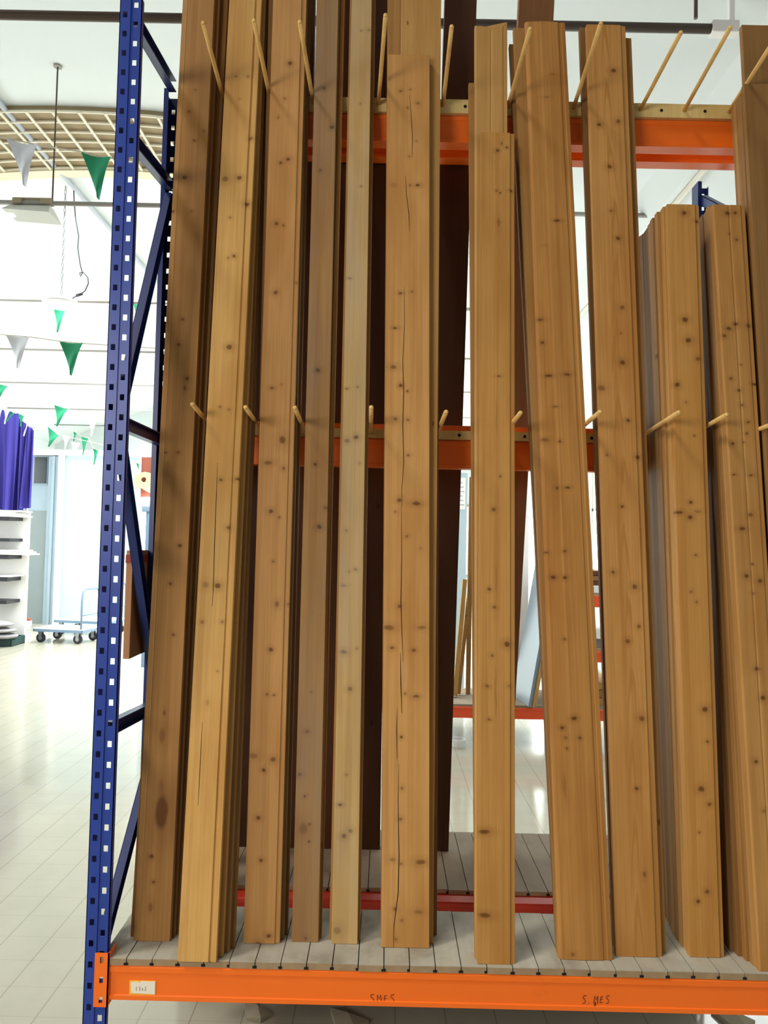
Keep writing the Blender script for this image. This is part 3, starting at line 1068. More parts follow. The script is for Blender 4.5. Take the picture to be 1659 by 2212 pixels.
# S10
S10K = [(1478, 460, 5), (1506, 477, 5, .6), (1480, 690, 6), (1487, 735, 7), (1508, 775, 7, 1, .6), (1463, 831, 6), (1482, 869, 3), (1500, 941, 3), (1467, 1107, 11, .3, .8), (1507, 1105, 9, .3, .5), (1491, 1117, 5), (1492, 1085, 5), (1503, 1199, 4), (1493, 1278, 4), (1505, 1300, 4), (1523, 1532, 6), (1529, 1603, 4), (1515, 1705, 6), (1533, 1737, 6), (1511, 1798, 4), (1527, 1926, 6), (1508, 1947, 5)]
N10 = 9
p = front_plane(2069, 1528, ZM, N10, t=.0225)
lay = [(0, ((1441, 441), (1490.5, 2069)), ((1511, 441), (1566.5, 2069)), (1476, 441), knot_fn('pine_plain', (200, 148, 86), S10K), 'plain short board with a V of knots, front of the thick short stack', dict(prof='rstep', t=.0225))]
tops = [(1432, 446), (1419, 457), (1409, 470), (1404, 480), (1398.5, 491), (1393, 499), (1387, 505), (1382, 509)]
ords = ['second', 'third', 'fourth', 'fifth', 'sixth', 'seventh', 'eighth', 'ninth']
for i, (tx, ty) in enumerate(tops):
    bx = (1484, 1474, 1466, 1459, 1455, 1451, 1447, 1443)[i]
    lay.append((i + 1, ((tx, ty), (bx, 2058 - 7 * i)), None, (tx + 2, ty), (W2, W1, W3, W1, W3, W3, W1, W3)[i],
                ords[i] + ' board from the front of the thick short stack, a strip at its left', dict(w=.088, t=.0225)))
run(p, lay)
# S11
S11K = [(1572, 460, 5), (1588, 460, 5), (1576, 505, 3), (1592, 518, 5), (1575, 710, 7, .7), (1590, 700, 7), (1617, 703, 6, 1, .6), (1565, 725, 6), (1601, 788, 3), (1579, 818, 4), (1597, 843, 4), (1604, 875, 5), (1630, 830, 5, .6), (1613, 936, 4), (1606, 955, 4), (1617, 912, 3), (1583, 958, 4), (1621, 1112, 6), (1604, 1142, 9, .6), (1626, 1218, 3), (1613, 1244, 5), (1642, 1255, 5), (1628, 1282, 4),
        (1635, 1445, 5), (1649, 1508, 5), (1640, 1445, 4), (1633, 1645, 5), (1650, 1752, 4), (1586, 1025, 5, .5), (1623, 1027, 5, .4)]
p = front_plane(2100, 1680, ZM, 10, t=.021)
run(p, [(0, ((1539, 443), (1640, 2100)), ((1609.5, 442), (1716, 2100)), (1575, 442), knot_fn('pine_speckled', (192, 144, 88), S11K), 'speckled short board with many small knots, front of the right-hand short stack', dict(prof='vee', t=.021)),
        (1, ((1530, 444), (1628, 2085)), None, (1532, 444), W1, 'second board of the right-hand short stack behind the speckled board', dict(w=.085, t=.021, prof='vee')),
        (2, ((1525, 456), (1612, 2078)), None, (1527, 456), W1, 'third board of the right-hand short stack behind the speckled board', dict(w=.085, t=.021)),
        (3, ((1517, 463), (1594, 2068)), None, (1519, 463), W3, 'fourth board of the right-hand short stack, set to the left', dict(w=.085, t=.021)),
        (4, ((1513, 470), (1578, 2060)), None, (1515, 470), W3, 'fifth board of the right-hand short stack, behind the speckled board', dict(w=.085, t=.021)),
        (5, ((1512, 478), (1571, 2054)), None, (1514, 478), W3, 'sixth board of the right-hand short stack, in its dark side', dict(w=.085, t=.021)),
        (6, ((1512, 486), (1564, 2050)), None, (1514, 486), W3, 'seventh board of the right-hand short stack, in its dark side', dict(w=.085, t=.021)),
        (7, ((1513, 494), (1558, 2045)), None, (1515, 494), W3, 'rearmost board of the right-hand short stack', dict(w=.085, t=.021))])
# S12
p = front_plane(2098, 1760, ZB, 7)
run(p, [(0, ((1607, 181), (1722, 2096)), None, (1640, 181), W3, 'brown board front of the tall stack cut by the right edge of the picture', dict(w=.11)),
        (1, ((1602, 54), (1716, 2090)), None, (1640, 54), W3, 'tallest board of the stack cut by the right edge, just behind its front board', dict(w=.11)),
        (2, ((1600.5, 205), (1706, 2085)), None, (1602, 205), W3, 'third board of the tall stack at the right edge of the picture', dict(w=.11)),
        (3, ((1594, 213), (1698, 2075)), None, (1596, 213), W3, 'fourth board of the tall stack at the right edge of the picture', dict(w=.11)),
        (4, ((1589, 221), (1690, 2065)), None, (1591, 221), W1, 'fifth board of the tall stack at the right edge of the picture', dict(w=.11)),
        (5, ((1585, 229), (1684, 2055)), None, (1587, 229), W3, 'rearmost board of the tall stack at the right edge of the picture', dict(w=.11))])


# long cracks on two boards
def crack(rec, pts, r):
    ob, inv, pl = rec
    mb = MB()
    q = [inv @ (pl.hit(x, y) - pl.n * .0001) for x, y in pts]
    n = len(q)
    for i in range(n - 1):
        a, b = q[i], q[i + 1]
        ra, rb_ = r * math.sin(math.pi * (i + .15) / (n - .5)) + .0002, r * math.sin(math.pi * (i + 1.15) / (n - .5)) + .0002
        ra, rb_ = abs(ra), abs(rb_)
        f = lambda p, rr: [(p.x - rr, -.0002, p.z), (p.x + rr, -.0002, p.z), (p.x + rr, .003, p.z), (p.x - rr, .003, p.z)]
        mb.loft(f(a, ra), f(b, rb_))
    o = mb.build('crack', M['darkhole'])
    o.parent = ob
    o['label'] = 'dark crack'


C6 = S6b[0]
crack(C6, [(885, 205), (889, 260), (891, 300), (890, 340)], .0007)
crack(C6, [(876, 380), (878, 420), (883, 460), (885, 500)], .0007)
crack(C6, [(873, 620), (874, 700), (870, 780), (872, 850), (870, 920), (872, 1000), (868, 1060), (869, 1095)], .0009)
crack(C6, [(867, 1090), (868, 1200), (866, 1300), (868, 1360), (871, 1430)], .0009)
crack(C6, [(865, 1410), (866, 1480), (868, 1540)], .0011)
crack(C6, [(858, 1530), (857, 1580), (858, 1640)], .0008)
crack(C6, [(862, 1650), (860, 1730), (862, 1850), (860, 1930), (851, 2000), (850, 2046)], .0010)
crack(S2b[0], [(470, 1000), (467, 1080), (464, 1160), (461, 1260), (459, 1310)], .0008)
crack(S2b[0], [(437, 1560), (434, 1620), (431, 1680), (428, 1740)], .0006)

# boards of the rack behind, seen from their backs
G2 = 'dark boards leaning in the rack behind'
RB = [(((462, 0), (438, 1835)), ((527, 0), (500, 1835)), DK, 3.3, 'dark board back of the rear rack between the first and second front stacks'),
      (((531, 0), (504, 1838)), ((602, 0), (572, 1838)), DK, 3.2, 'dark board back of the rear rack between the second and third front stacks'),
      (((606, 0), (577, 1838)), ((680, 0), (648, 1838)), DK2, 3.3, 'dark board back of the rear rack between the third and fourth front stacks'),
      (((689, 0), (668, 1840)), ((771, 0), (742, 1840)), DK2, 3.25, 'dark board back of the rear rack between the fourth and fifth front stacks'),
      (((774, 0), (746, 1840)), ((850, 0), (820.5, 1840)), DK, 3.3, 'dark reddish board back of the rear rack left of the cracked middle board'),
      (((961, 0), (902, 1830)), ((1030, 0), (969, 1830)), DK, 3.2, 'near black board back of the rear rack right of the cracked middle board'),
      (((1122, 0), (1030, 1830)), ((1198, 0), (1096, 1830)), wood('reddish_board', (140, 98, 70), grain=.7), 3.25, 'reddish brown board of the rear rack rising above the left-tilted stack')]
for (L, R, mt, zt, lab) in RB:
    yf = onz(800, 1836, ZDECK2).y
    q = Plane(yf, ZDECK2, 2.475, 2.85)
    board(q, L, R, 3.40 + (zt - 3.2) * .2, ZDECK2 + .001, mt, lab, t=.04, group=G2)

# small board hung on the outside of the end frame
xo = XPL - .0005
P0 = at(297, 1408, 2.295)
mb = MB()
zt_, zb_ = 1.515, 1.215
mb.box((xo - .018, 2.145, zb_), (xo, 2.30, zt_))
ob = mb.build('offcut_board', wood('offcut_wood', (186, 140, 110)), bevel=.001)
recenter(ob, (xo, 2.22, zb_))
tag(ob, 'short brown offcut board fixed to the outside of the left end frame', 'board')
MB().box((xo - .0195, 2.144, zt_ - .035), (xo + .001, 2.301, zt_ - .012)).build('tape', M['redtape'], ob).matrix_parent_inverse = Matrix.Translation(-Vector((xo, 2.22, zb_)))

# added unseen panels under the rear deck, blocking light from behind
for i in range(3):
    o = MB().box((-.62, 2.66 + .05 * i, .0), (1.08, 2.695 + .05 * i, .455 - .02 * i)).build('light_blocker', DK, bevel=.002)
    recenter(o, (.23, 2.66 + .05 * i, 0))
    tag(o, ('front added dark panel blocking light under the rear rack', 'middle added dark panel blocking light under the rear rack', 'back added dark panel blocking light under the rear rack')[i], 'panel', 'added light-blocking panels under the rear rack')

# scraps on the floor under the front shelf
for i, (px, py, s, lab) in enumerate(((556, 2190, .06, 'crumpled paper scrap on the floor under the left of the front beam'),
                                      (752, 2208, .075, 'grey paper scrap on the floor below the first handwriting on the beam'),
                                      (1585, 2203, .075, 'pointed paper scrap on the floor under the right end of the beam'))):
    P = onz(px, py, .0)
    mb = MB()
    pts = [(-.5, -.6), (.3, -.8), (.9, -.1), (.2, .2), (-.2, .9), (-.8, .5)]
    top = [mb.bm.verts.new(P + Vector((u * s, v * s, .004 + .02 * random.random()))) for u, v in pts]
    c = mb.bm.verts.new(P + Vector((0, 0, .03)))
    bot = [mb.bm.verts.new(P + Vector((u * s, v * s, .001))) for u, v in pts]
    for j in range(6):
        mb.bm.faces.new((top[j], top[(j + 1) % 6], c))
        mb.bm.faces.new((bot[j], bot[(j + 1) % 6], top[(j + 1) % 6], top[j]))
    mb.bm.faces.new(bot[::-1])
    o = mb.build('paper_scrap', M['scrap'])
    recenter(o, P)
    tag(o, lab, 'paper scrap')

# ------------------------------------------------------------------ hanging lamps
YT2 = onz(150, 440, ZT).y
P = at(70, 452, YT2)
lt = thing('batten_lamp', (P.x, YT2, ZT), 'small batten lamp with white reflector hung on the second tie rod', 'lamp')
x0, x1 = at(22, 455, YT2).x, at(119, 455, YT2).x
zt_, zb_ = at(70, 446, YT2).z, at(70, 470, YT2).z
mb = MB()
mb.loft([(x0, YT2 - .02, zt_), (x0, YT2 + .05, zt_), (x0 - .01, YT2 + .12, zb_ + .02), (x0 - .01, YT2 - .10, zb_ + .02)],
        [(x1 - .03, YT2 - .02, zt_), (x1 - .03, YT2 + .05, zt_), (x1, YT2 + .12, zb_), (x1, YT2 - .10, zb_)])
mb.build('reflector', plain('reflector_enamel', (196, 196, 188), .4), lt)
mb = MB().tube([(x0 - .012, YT2, zb_ + .035), (x0 + .03, YT2, zb_ + .035)], .032, 16)
mb.build('lamp_tube', emit('green_white_glow', (226, 255, 244), 2.2), lt, smooth=True)
mb = MB()
zz = at(70, 436, YT2).z
for (a, b) in ((at(30, 437, YT2).x, at(50, 437, YT2).x), (at(90, 437, YT2).x, at(114, 437, YT2).x)):
    mb.box((a, YT2 - .03, zz - .022), (b, YT2 + .03, zz + .018))
mb.box((at(30, 432, YT2).x, YT2 - .015, zz + .012), (at(114, 432, YT2).x, YT2 + .015, zz + .026))
mb.build('mounting_bracket', plain('tan_enamel', (160, 146, 118), .5), lt, bevel=.004)
r0 = at(113, 436, YT2)
MB().tube([(r0.x, YT2, r0.z), (r0.x, YT2, vault(r0.x))], .006, 8).build('hanger_rod', M['tie'], lt)
MB().tube([(r0.x, YT2, vault(r0.x) - .012), (r0.x, YT2, vault(r0.x))], .03, 12).build('ceiling_plate', M['tiegrey'], lt)

# round lamp on a chain
YL = 7.2
c = at(132, 655, YL)
rl = thing('pendant_lamp', c, 'round glowing lamp hanging on a chain above the flags', 'lamp')
mb = MB()
prof = [(.16, -.012), (.17, .0), (.15, .022), (.06, .035), (.0, .036)]
n = 28
def lathe(mb, c, prof, n, mi=0):
    rings = []
    for (r, z) in prof:
        rings.append([mb.bm.verts.new(c + Vector((max(r, .0005) * math.cos(2 * math.pi * j / n), max(r, .0005) * math.sin(2 * math.pi * j / n), z))) for j in range(n)])
    for A, B in zip(rings, rings[1:]):
        for j in range(n):
            mb.bm.faces.new((A[j], A[(j + 1) % n], B[(j + 1) % n], B[j])).material_index = mi
    mb.bm.faces.new(rings[0][::-1]).material_index = mi
    mb.bm.faces.new(rings[-1]).material_index = mi
    return mb
lathe(mb, c, prof, n).build('lamp_shade', M['white'], rl, smooth=True)
lathe(MB(), c + Vector((0, 0, -.03)), [(.14, 0), (.155, .018)], n).build('diffuser', M['glow'], rl)
mb = MB()
ztop = vault(c.x)
z = c.z + .03
k = 0
while z < ztop - .0:
    ax = Vector((1, 0, 0)) if k % 2 else Vector((0, 1, 0))
    pts = []
    for j in range(10):
        a = 2 * math.pi * j / 10
        pts.append(Vector((c.x, c.y, z + .03)) + ax * .009 * math.cos(a) + Vector((0, 0, .027 * math.sin(a))))
    mb.tube(pts, .003, 5, closed=True)
    z += .044
    k += 1
mb.build('chain', M['steel'], rl, smooth=True)
pts = [at(x, y, YL) for x, y in ((159, 404), (160, 430), (163, 470), (170, 510), (168, 535), (173, 570), (178, 590), (174, 597), (172, 590), (180, 588), (190, 600), (191, 612), (184, 628), (172, 637), (160, 642), (150, 652))]
mb = MB().tube(pts, .0055, 6)
mb.tube([at(178, 634, YL - .001), at(165, 639, YL - .001)], .015, 8)
mb.build('power_cord', M['cable'], rl, smooth=True)
J = at(157, 398, YL)
mb = MB().box((J.x - .03, J.y - .03, J.z - .03), (J.x + .03, J.y + .03, J.z + .05))
mb.build('junction_box', M['white'], rl, bevel=.005)

# ------------------------------------------------------------------ bunting
def bunting(Y, tris, ends, label):
    """tris: ((ax,ay),(bx,by),(tip)), colour"""
    pts2 = [ends[0]]
    for t in tris:
        if t[3]:
            pts2 += [t[0], t[1]]
    pts2.append(ends[1])
    pts2.sort()
    pts = [at(x, y, Y) for x, y in pts2]
    b = thing('bunting', pts[0], label, 'bunting')
    MB().tube(pts, .004, 6).build('cord', M['cord'], b)
    for t in tris:
        a, c_, d = [at(x, y, Y + random.uniform(-.02, .02)) for x, y in t[:3]]
        th = Vector((0, .002, 0))
        mb = MB()
        # gently billowing cloth
        rows = 6
        grid = []
        for i in range(rows + 1):
            u = i / rows
            l, r = a.lerp(d, u), c_.lerp(d, u)
            row = [l.lerp(r, v / 4) + Vector((0, .03 * math.sin(3 * u + v), 0)) * (1 - u * .2) for v in range(5)]
            grid.append(row)
        for off in (Vector((0, 0, 0)), th):
            V = [[mb.bm.verts.new(p + off) for p in row] for row in grid]
            for i in range(rows):
                for j in range(4):
                    mb.bm.faces.new((V[i][j], V[i][j + 1], V[i + 1][j + 1], V[i + 1][j]))
        o = mb.build('pennant', M['cloth_g'] if t[4] == 'g' else M['cloth_w'], b, smooth=True)


T = lambda a, b, c, col, on=True: (a, b, c, on, col)
bunting(4.7, [T((13, 298), (85, 314), (53, 402), 'w'), T((175, 328), (242, 342), (212, 430), 'g')], ((-30, 290), (470, 372)), 'nearest bunting, one large white and one large green flag over the tan skylight')
bunting(6.3, [T((13, 724), (67, 728), (39, 796), 'w'), T((128, 737), (181, 742), (153, 811), 'g')], ((-30, 718), (420, 758)), 'bunting with a white and a green flag below the round lamp')
bunting(8.2, [T((115, 665), (144, 670), (124, 718), 'g'), T((192, 660), (226, 660), (208, 700), 'w'), T((288, 655), (322, 658), (300, 718), 'g')], ((-30, 648), (420, 662)), 'bunting level with the round lamp, a green flag hanging just beneath it')
bunting(9.0, [T((-14, 826), (19, 835), (-4, 862), 'g'), T((117, 874), (148, 884), (123, 921), 'g'), T((190, 905), (211, 910), (197, 943), 'w')], ((-40, 816), (330, 935)), 'bunting sloping down to the right behind the left post, above the violet cloth')
bunting(10.5, [T((-8, 876), (8, 883), (-2, 905), 'w'), T((8, 884), (23, 888), (10, 916), 'w'), T((23, 888), (33, 893), (14, 911), 'g'), T((38.5, 892), (54, 899.5), (44, 922), 'g'), T((57, 904), (67, 908), (51, 942), 'w'), T((103, 920), (128, 942), (105, 965), 'g'), T((135, 940), (153, 945), (140, 970), 'w')], ((-40, 868), (240, 965)), 'bunting of small flags draped across the violet cloth')
bunting(12.0, [T((158, 931), (168, 937), (159, 953), 'g'), T((175, 942), (192, 947), (179, 983), 'g'), T((153, 954), (175, 958), (158, 987), 'w', False), T((201, 968), (214, 974), (203, 1004), 'g')], ((140, 925), (420, 1010)), 'farthest small bunting in front of the pale end wall')
bunting(11.0, [T((1000, 545), (1024, 548), (1012, 602), 'g'), T((1000, 712), (1022, 712), (1011, 766), 'g', False), T((1236, 470), (1256, 474), (1245, 530), 'g')], ((900, 540), (1330, 482)), 'bunting seen through the gaps right of the middle stack')
bunting(9.5, [T((294, 1000), (318, 1006), (302, 1035), 'g'), T((312, 1002), (338, 1004), (322, 1022), 'g', False)], ((270, 996), (400, 1020)), 'low bunting behind the post beside the beige cutout')

# ------------------------------------------------------------------ left background: cloths, sheet rack, trolleys
YS = 11.25
def drape(px0, px1, pyt, pyb, Y, seed, label, amp=.05):
    rnd = random.Random(seed)
    a, b = at(px0, pyt[0], Y), at(px1, pyt[1], Y)
    zb0, zb1 = at(px0, pyb[0], Y).z, at(px1, pyb[1], Y).z
    nx, nz = 48, 14
    ph = [rnd.uniform(0, 6) for _ in range(4)]
    mb = MB()
    for off in (0, .004):
        V = []
        for i in range(nx + 1):
            u = i / nx
            top = a.lerp(b, u)
            zb = zb0 + (zb1 - zb0) * u
            col = []
            for j in range(nz + 1):
                v = j / nz
                y = amp * (.4 + .6 * v) * (math.sin(u * 19 + ph[0] + v) + .6 * math.sin(u * 41 + ph[1] - 1.5 * v))
                x = .03 * v * math.sin(u * 9 + ph[2])
                col.append(mb.bm.verts.new(Vector((top.x + x, top.y + y + off, top.z + (zb - top.z) * v))))
            V.append(col)
        for i in range(nx):
            for j in range(nz):
                mb.bm.faces.new((V[i][j], V[i + 1][j], V[i + 1][j + 1], V[i][j + 1]))
    o = mb.build('hanging_cloth', M['purple'], smooth=True)
    recenter(o, (a + b) / 2)
    tag(o, label, 'cloth', 'violet cloths hung above the sheet rack')


drape(-50, 40, (872, 893), (1096, 1104), YS - .25, 3, 'wide violet cloth hanging at the left edge above the white sheets', .045)
drape(34, 73, (897, 930), (1106, 1096), YS - .05, 5, 'narrow folded violet cloth hanging beside the dark window', .06)

sr_ = thing('sheet_rack', (at(20, 1390, YS).x, YS, 0), 'white backed rack with black arms holding sheet boards at left edge', 'rack')
xL, xE = at(-120, 1200, YS).x, at(59, 1200, YS).x
zS = at(30, 1108, YS).z
MB().box((xL, YS, 0), (xE, YS + .06, zS)).build('back_panel', M['white'], sr_)
MB().tube([(xE - .05, YS + .03, zS), (xE - .05, YS + .03, 3.15)], .02, 8).build('rail_post', M['white'], sr_)
MB().tube([(xL, YS + .03, 3.15), (xE + .06, YS + .03, 3.15)], .02, 8).build('cloth_rail', M['white'], sr_)
for (px, y0, y1) in ((21, 1116, 1124), (20, 1163, 1170), (18, 1200, 1208), (16, 1247, 1256), (14, 1298, 1305)):
    a, b = at(px, y1, YS - .4), at(px, y0, YS - .4)
    mb = MB().box((xL, YS - .40, a.z), (b.x, YS, b.z))
    ar = mb.build('arm', M['black'], sr_)
for (px, py, n, w, lab) in ((50, 1117, 4, .06, 'top pile of pale sheets on the black arms below the violet cloth'),
                            (66, 1199, 3, .08, 'pile of white sheets sticking out on the middle arms'),
                            (30, 1246, 1, .05, 'thin sheet lying on the lower arm of the sheet rack')):
    P = at(px, py, YS - .3)
    t = thing('sheet_pile', P, lab, 'sheets')
    for i in range(n):
        mb = MB().box((xL, YS - .42 + .02 * i, P.z + i * .024), (P.x - .05 * ((i * 7) % 3), YS - .01, P.z + i * .024 + .02))
        mb.build('sheet', M['white'], t)
# sacks and crate below
rnd = random.Random(4)
for i, (px, py, w, lab) in enumerate(((30, 1349, .20, 'top grey sack of the pile at the left edge'), (36, 1362, .22, 'second grey sack of the pile at the left edge'), (38, 1374, .22, 'lowest grey sack on the dark green crate'))):
    P = at(px, py, 10.8)
    mb = MB()
    xs0 = at(-70, py, 10.8).x
    c0 = Vector(((xs0 + P.x) / 2, P.y, P.z))
    bmesh.ops.create_icosphere(mb.bm, subdivisions=3, radius=1)
    for v in mb.bm.verts:
        k = 1 + .12 * math.sin(5 * v.co.x + i * 2) + .1 * math.sin(9 * v.co.y + i)
        v.co = c0 + Vector((v.co.x * (P.x - xs0) / 2 * (.9 + .1 * k), v.co.y * .22, v.co.z * .045 * k))
    o = mb.build('sack', M['sack'], smooth=True)
    recenter(o, c0)
    tag(o, lab, 'sack', 'sacks piled at the left edge')
a, b = onz(24, 1397, 0), at(24, 1379, onz(24, 1397, 0).y)
mb = MB()
yq = a.y
x0 = at(-70, 1390, yq).x
mb.box((x0, yq, 0), (a.x, yq + .012, b.z)).box((x0, yq + .4, 0), (a.x, yq + .412, b.z)).box((a.x - .012, yq, 0), (a.x, yq + .41, b.z)).box((x0, yq, 0), (x0 + .012, yq + .41, b.z)).box((x0, yq, 0), (a.x, yq + .41, .012))
mb.box((a.x - .03, yq - .012, b.z - .02), (a.x + .06, yq + .01, b.z - .005))
o = recenter(mb.build('plastic_crate', M['crateg'], bevel=.004), (a.x, yq, 0))
tag(o, 'dark green plastic crate on the floor under the grey sacks', 'crate')
# white bucket with a red rim beside the rack
P = onz(59, 1362, 0)
bk = thing('bucket', P, 'small white bucket with red rag beside the sheet rack', 'bucket')
lathe(MB(), P, [(.05, 0), (.065, .16), (.058, .16), (.045, .02)], 16).build('pail', M['white'], bk, smooth=True)
lathe(MB(), P + Vector((0, 0, .15)), [(.05, 0), (.045, .04), (.02, .055)], 10).build('rag', M['redtape'], bk)


def trolley(corner, ex, ey, L, Wd, h, label, handle=True):
    """corner on the floor (near left), axes ex, ey"""
    t = thing('platform_trolley', corner, label, 'trolley', 'platform trolleys by the end wall')
    fx = Matrix((ex, ey, Vector((0, 0, 1)))).transposed().to_4x4()
    fx.translation = corner
    MB().box((-.06, -.05, h - .03), (L + .06, Wd + .05, h), fx).build('platform', M['white'], t, bevel=.006)
    mb = MB()
    mb.box((-.065, -.055, h - .05), (L + .065, -.035, h - .012), fx).box((-.065, Wd + .035, h - .05), (L + .065, Wd + .055, h - .012), fx)
    mb.box((-.065, -.055, h - .05), (-.045, Wd + .055, h - .012), fx).box((L + .045, -.055, h - .05), (L + .065, Wd + .055, h - .012), fx)
    mb.build('frame', M['trolley'], t)
    for (u, v) in ((.03, 0), (L - .03, 0), (.03, Wd), (L - .03, Wd)):
        c = fx @ Vector((u, v, .065))
        w = MB().tube([c - ey * .018, c + ey * .018], .065, 20).build('wheel', M['rubber'], t)
        MB().tube([c - ey * .021, c + ey * .021], .03, 14).build('hub', M['steel'], w)
        mb = MB()
        for s in (-1, 1):
            mb.loft([c + ey * s * .026 + Vector((0, 0, 0)) + ex * q for q in (-.015, .015)] + [c + ey * s * .022 + ex * .015, c + ey * s * .022 - ex * .015],
                    [Vector((0, 0, h - .05 - .065)) + c + ey * s * .026 + ex * q for q in (-.035, .03)] + [Vector((0, 0, h - .05 - .065)) + c + ey * s * .022 + ex * .03, Vector((0, 0, h - .05 - .065)) + c + ey * s * .022 - ex * .035])
        mb.build('castor_fork', M['steel'], t)
    if handle:
        pts = []
        xh = L + .03
        for (v, z) in ((-.03, h), (-.03, h + .42), (-.015, h + .53), (.05, h + .58), (Wd - .05, h + .58), (Wd + .015, h + .53), (Wd + .03, h + .42), (Wd + .03, h)):
            pts.append(fx @ Vector((xh, v, z)))
        MB().tube(pts, .015, 10).build('handle', M['trolley'], t, smooth=True)
        MB().tube([fx @ Vector((xh, -.03, h + .2)), fx @ Vector((xh, Wd + .03, h + .2))], .01, 8).build('cross_rail', M['trolley'], t, smooth=True)
    return t


c0 = onz(84, 1387, 0)
c1 = onz(172, 1391, 0)
ex = (c1 - c0)
L = ex.length
ex.normalize()
ey = Vector((-ex.y, ex.x, 0))
trolley(c0, ex, ey, L, .42, .21, 'near white-topped platform trolley with blue handle left of the post')
c2 = onz(128, 1370, 0)
trolley(c2, ex, ey, .8, .5, .24, 'second platform trolley parked behind the near one')
Pb = c2 + ex * .16 + ey * .2 + Vector((0, 0, .24))
o = lathe(MB(), Pb, [(.025, 0), (.027, .01), (.027, .10), (.012, .125), (.012, .15)], 14).build('bottle', M['white'], smooth=True)
tag(recenter(o, Pb), 'small white bottle standing on the rear platform trolley', 'bottle')
# odds and ends behind the post gap
YG = 9.4
a, b = at(303, 1085, YG), at(345, 988, YG)
cb = thing('display_board', (a.x, YG, a.z), 'red-brown notice board behind the beige cutout, seen left of the first stack', 'board')
MB().box((a.x, YG, a.z), (b.x + .15, YG + .03, b.z)).build('panel', M['redboard'], cb)
MB().box((a.x - .03, YG - .01, 0), (a.x, YG + .04, b.z + .02)).build('leg', M['white'], cb)
MB().box((b.x + .15, YG - .01, 0), (b.x + .18, YG + .04, b.z + .02)).build('leg', M['white'], cb)
# beige fish-head cutout with a round hole
YK = YG - .06
out = [(288, 1032), (297, 1024), (304, 1021), (313, 1019), (322, 1021), (334, 1025), (344, 1030), (344, 1075), (332, 1069), (318, 1062), (304, 1054), (290, 1057), (291, 1047), (287, 1043)]
hc, hr = (310.5, 1036), 5.6
mb = MB()
for off in (0, .02):
    vo = [mb.bm.verts.new(at(x, y, YK) + Vector((0, off, 0))) for x, y in out]
    n = len(out)
    hv = []
    for (x, y) in out:
        d = math.atan2(y - hc[1], x - hc[0])
        hv.append(mb.bm.verts.new(at(hc[0] + hr * math.cos(d), hc[1] + hr * math.sin(d), YK) + Vector((0, off, 0))))
    for i in range(n):
        mb.bm.faces.new((vo[i], vo[(i + 1) % n], hv[(i + 1) % n], hv[i]))
    if off:
        for i in range(n):
            mb.bm.faces.new((vo[i], vo[(i + 1) % n], pv[(i + 1) % n], pv[i]))
            mb.bm.faces.new((hv[i], hv[(i + 1) % n], ph_[(i + 1) % n], ph_[i]))
    pv, ph_ = vo, hv
o = mb.build('cutout_sign', M['beige'])
recenter(o, at(312, 1045, YK))
tag(o, 'beige rounded cutout with a round hole, fixed to the red-brown board', 'sign')
lm = thing('work_lamp', at(318, 1083, YK), 'short glowing tube lamp under the beige cutout', 'lamp')
a, b = at(306, 1082, YK - .03), at(331, 1082, YK - .03)
MB().tube([a, a.lerp(b, .1), b.lerp(a, .1), b], .045, 14).build('tube', M['glow'], lm, smooth=True)
MB().box((a.x + .05, YK, 0), (a.x + .09, YK + .03, a.z - .06)).build('stand', M['trolley'], lm)
MB().box((a.x, YK - .02, a.z - .13), (b.x, YK + .05, a.z - .055)).build('housing', M['trolley'], lm, bevel=.01)

# ------------------------------------------------------------------ far rack, seen through the gaps
YFR = 6.0
fr_ = thing('storage_rack', (at(1100, 1560, YFR).x, YFR, 0), 'low orange rack across the aisle seen through the right-hand gaps', 'rack')
z0, z1 = at(1100, 1553, YFR).z, at(1100, 1529, YFR).z
xl_, xm_, xr_ = at(945, 1500, YFR).x, at(1235, 1500, YFR).x, at(1370, 1500, YFR).x
beam(xl_, xr_, YFR, z0, z1, fr_, mat=M['farbeam'])
beam(xl_, xr_, YFR + .7, z0, z1, fr_, mat=M['farbeam'], flip=True)
MB().box((xl_, YFR + .01, z1), (xr_, YFR + .69, z1 + .018)).build('shelf', M['deckback'], fr_)
lev = []
for (ya, yb) in ((1312, 1287), (1431, 1407)):
    q0, q1 = at(1290, ya, YFR).z, at(1290, yb, YFR).z
    beam(xm_, xr_, YFR, q0, q1, fr_, mat=M['farbeam'])
    beam(xm_, xr_, YFR + .7, q0, q1, fr_, mat=M['farbeam'], flip=True)
    MB().box((xm_, YFR + .01, q1), (xr_, YFR + .69, q1 + .018)).build('shelf', M['deckback'], fr_)
    lev.append(q1 + .018)
for x in (xl_ - .03, xm_ - .06, xr_):
    h = 1.6 if x > xl_ else .5
    for y in (YFR + .0, YFR + .66):
        MB().box((x, y, 0), (x + .05, y + .05, h)).build('upright', M['bluedark'], fr_)
zs = z1 + .018
# grey faced sheets leaning on the low deck
def slab(P0, P1, upv, H, th, mat, label, name, mats2=None):
    ex = (P1 - P0)
    n = Vector((ex.y, -ex.x, 0)).normalized()
    if n.x < 0:
        n = -n
    mb = MB()
    A = [P0, P1, P1 + n * th, P0 + n * th]
    mb.loft(A, [p + upv * H for p in A])
    o = mb.build(name, mat, bevel=.002)
    recenter(o, P0)
    return tag(o, label, 'sheet')


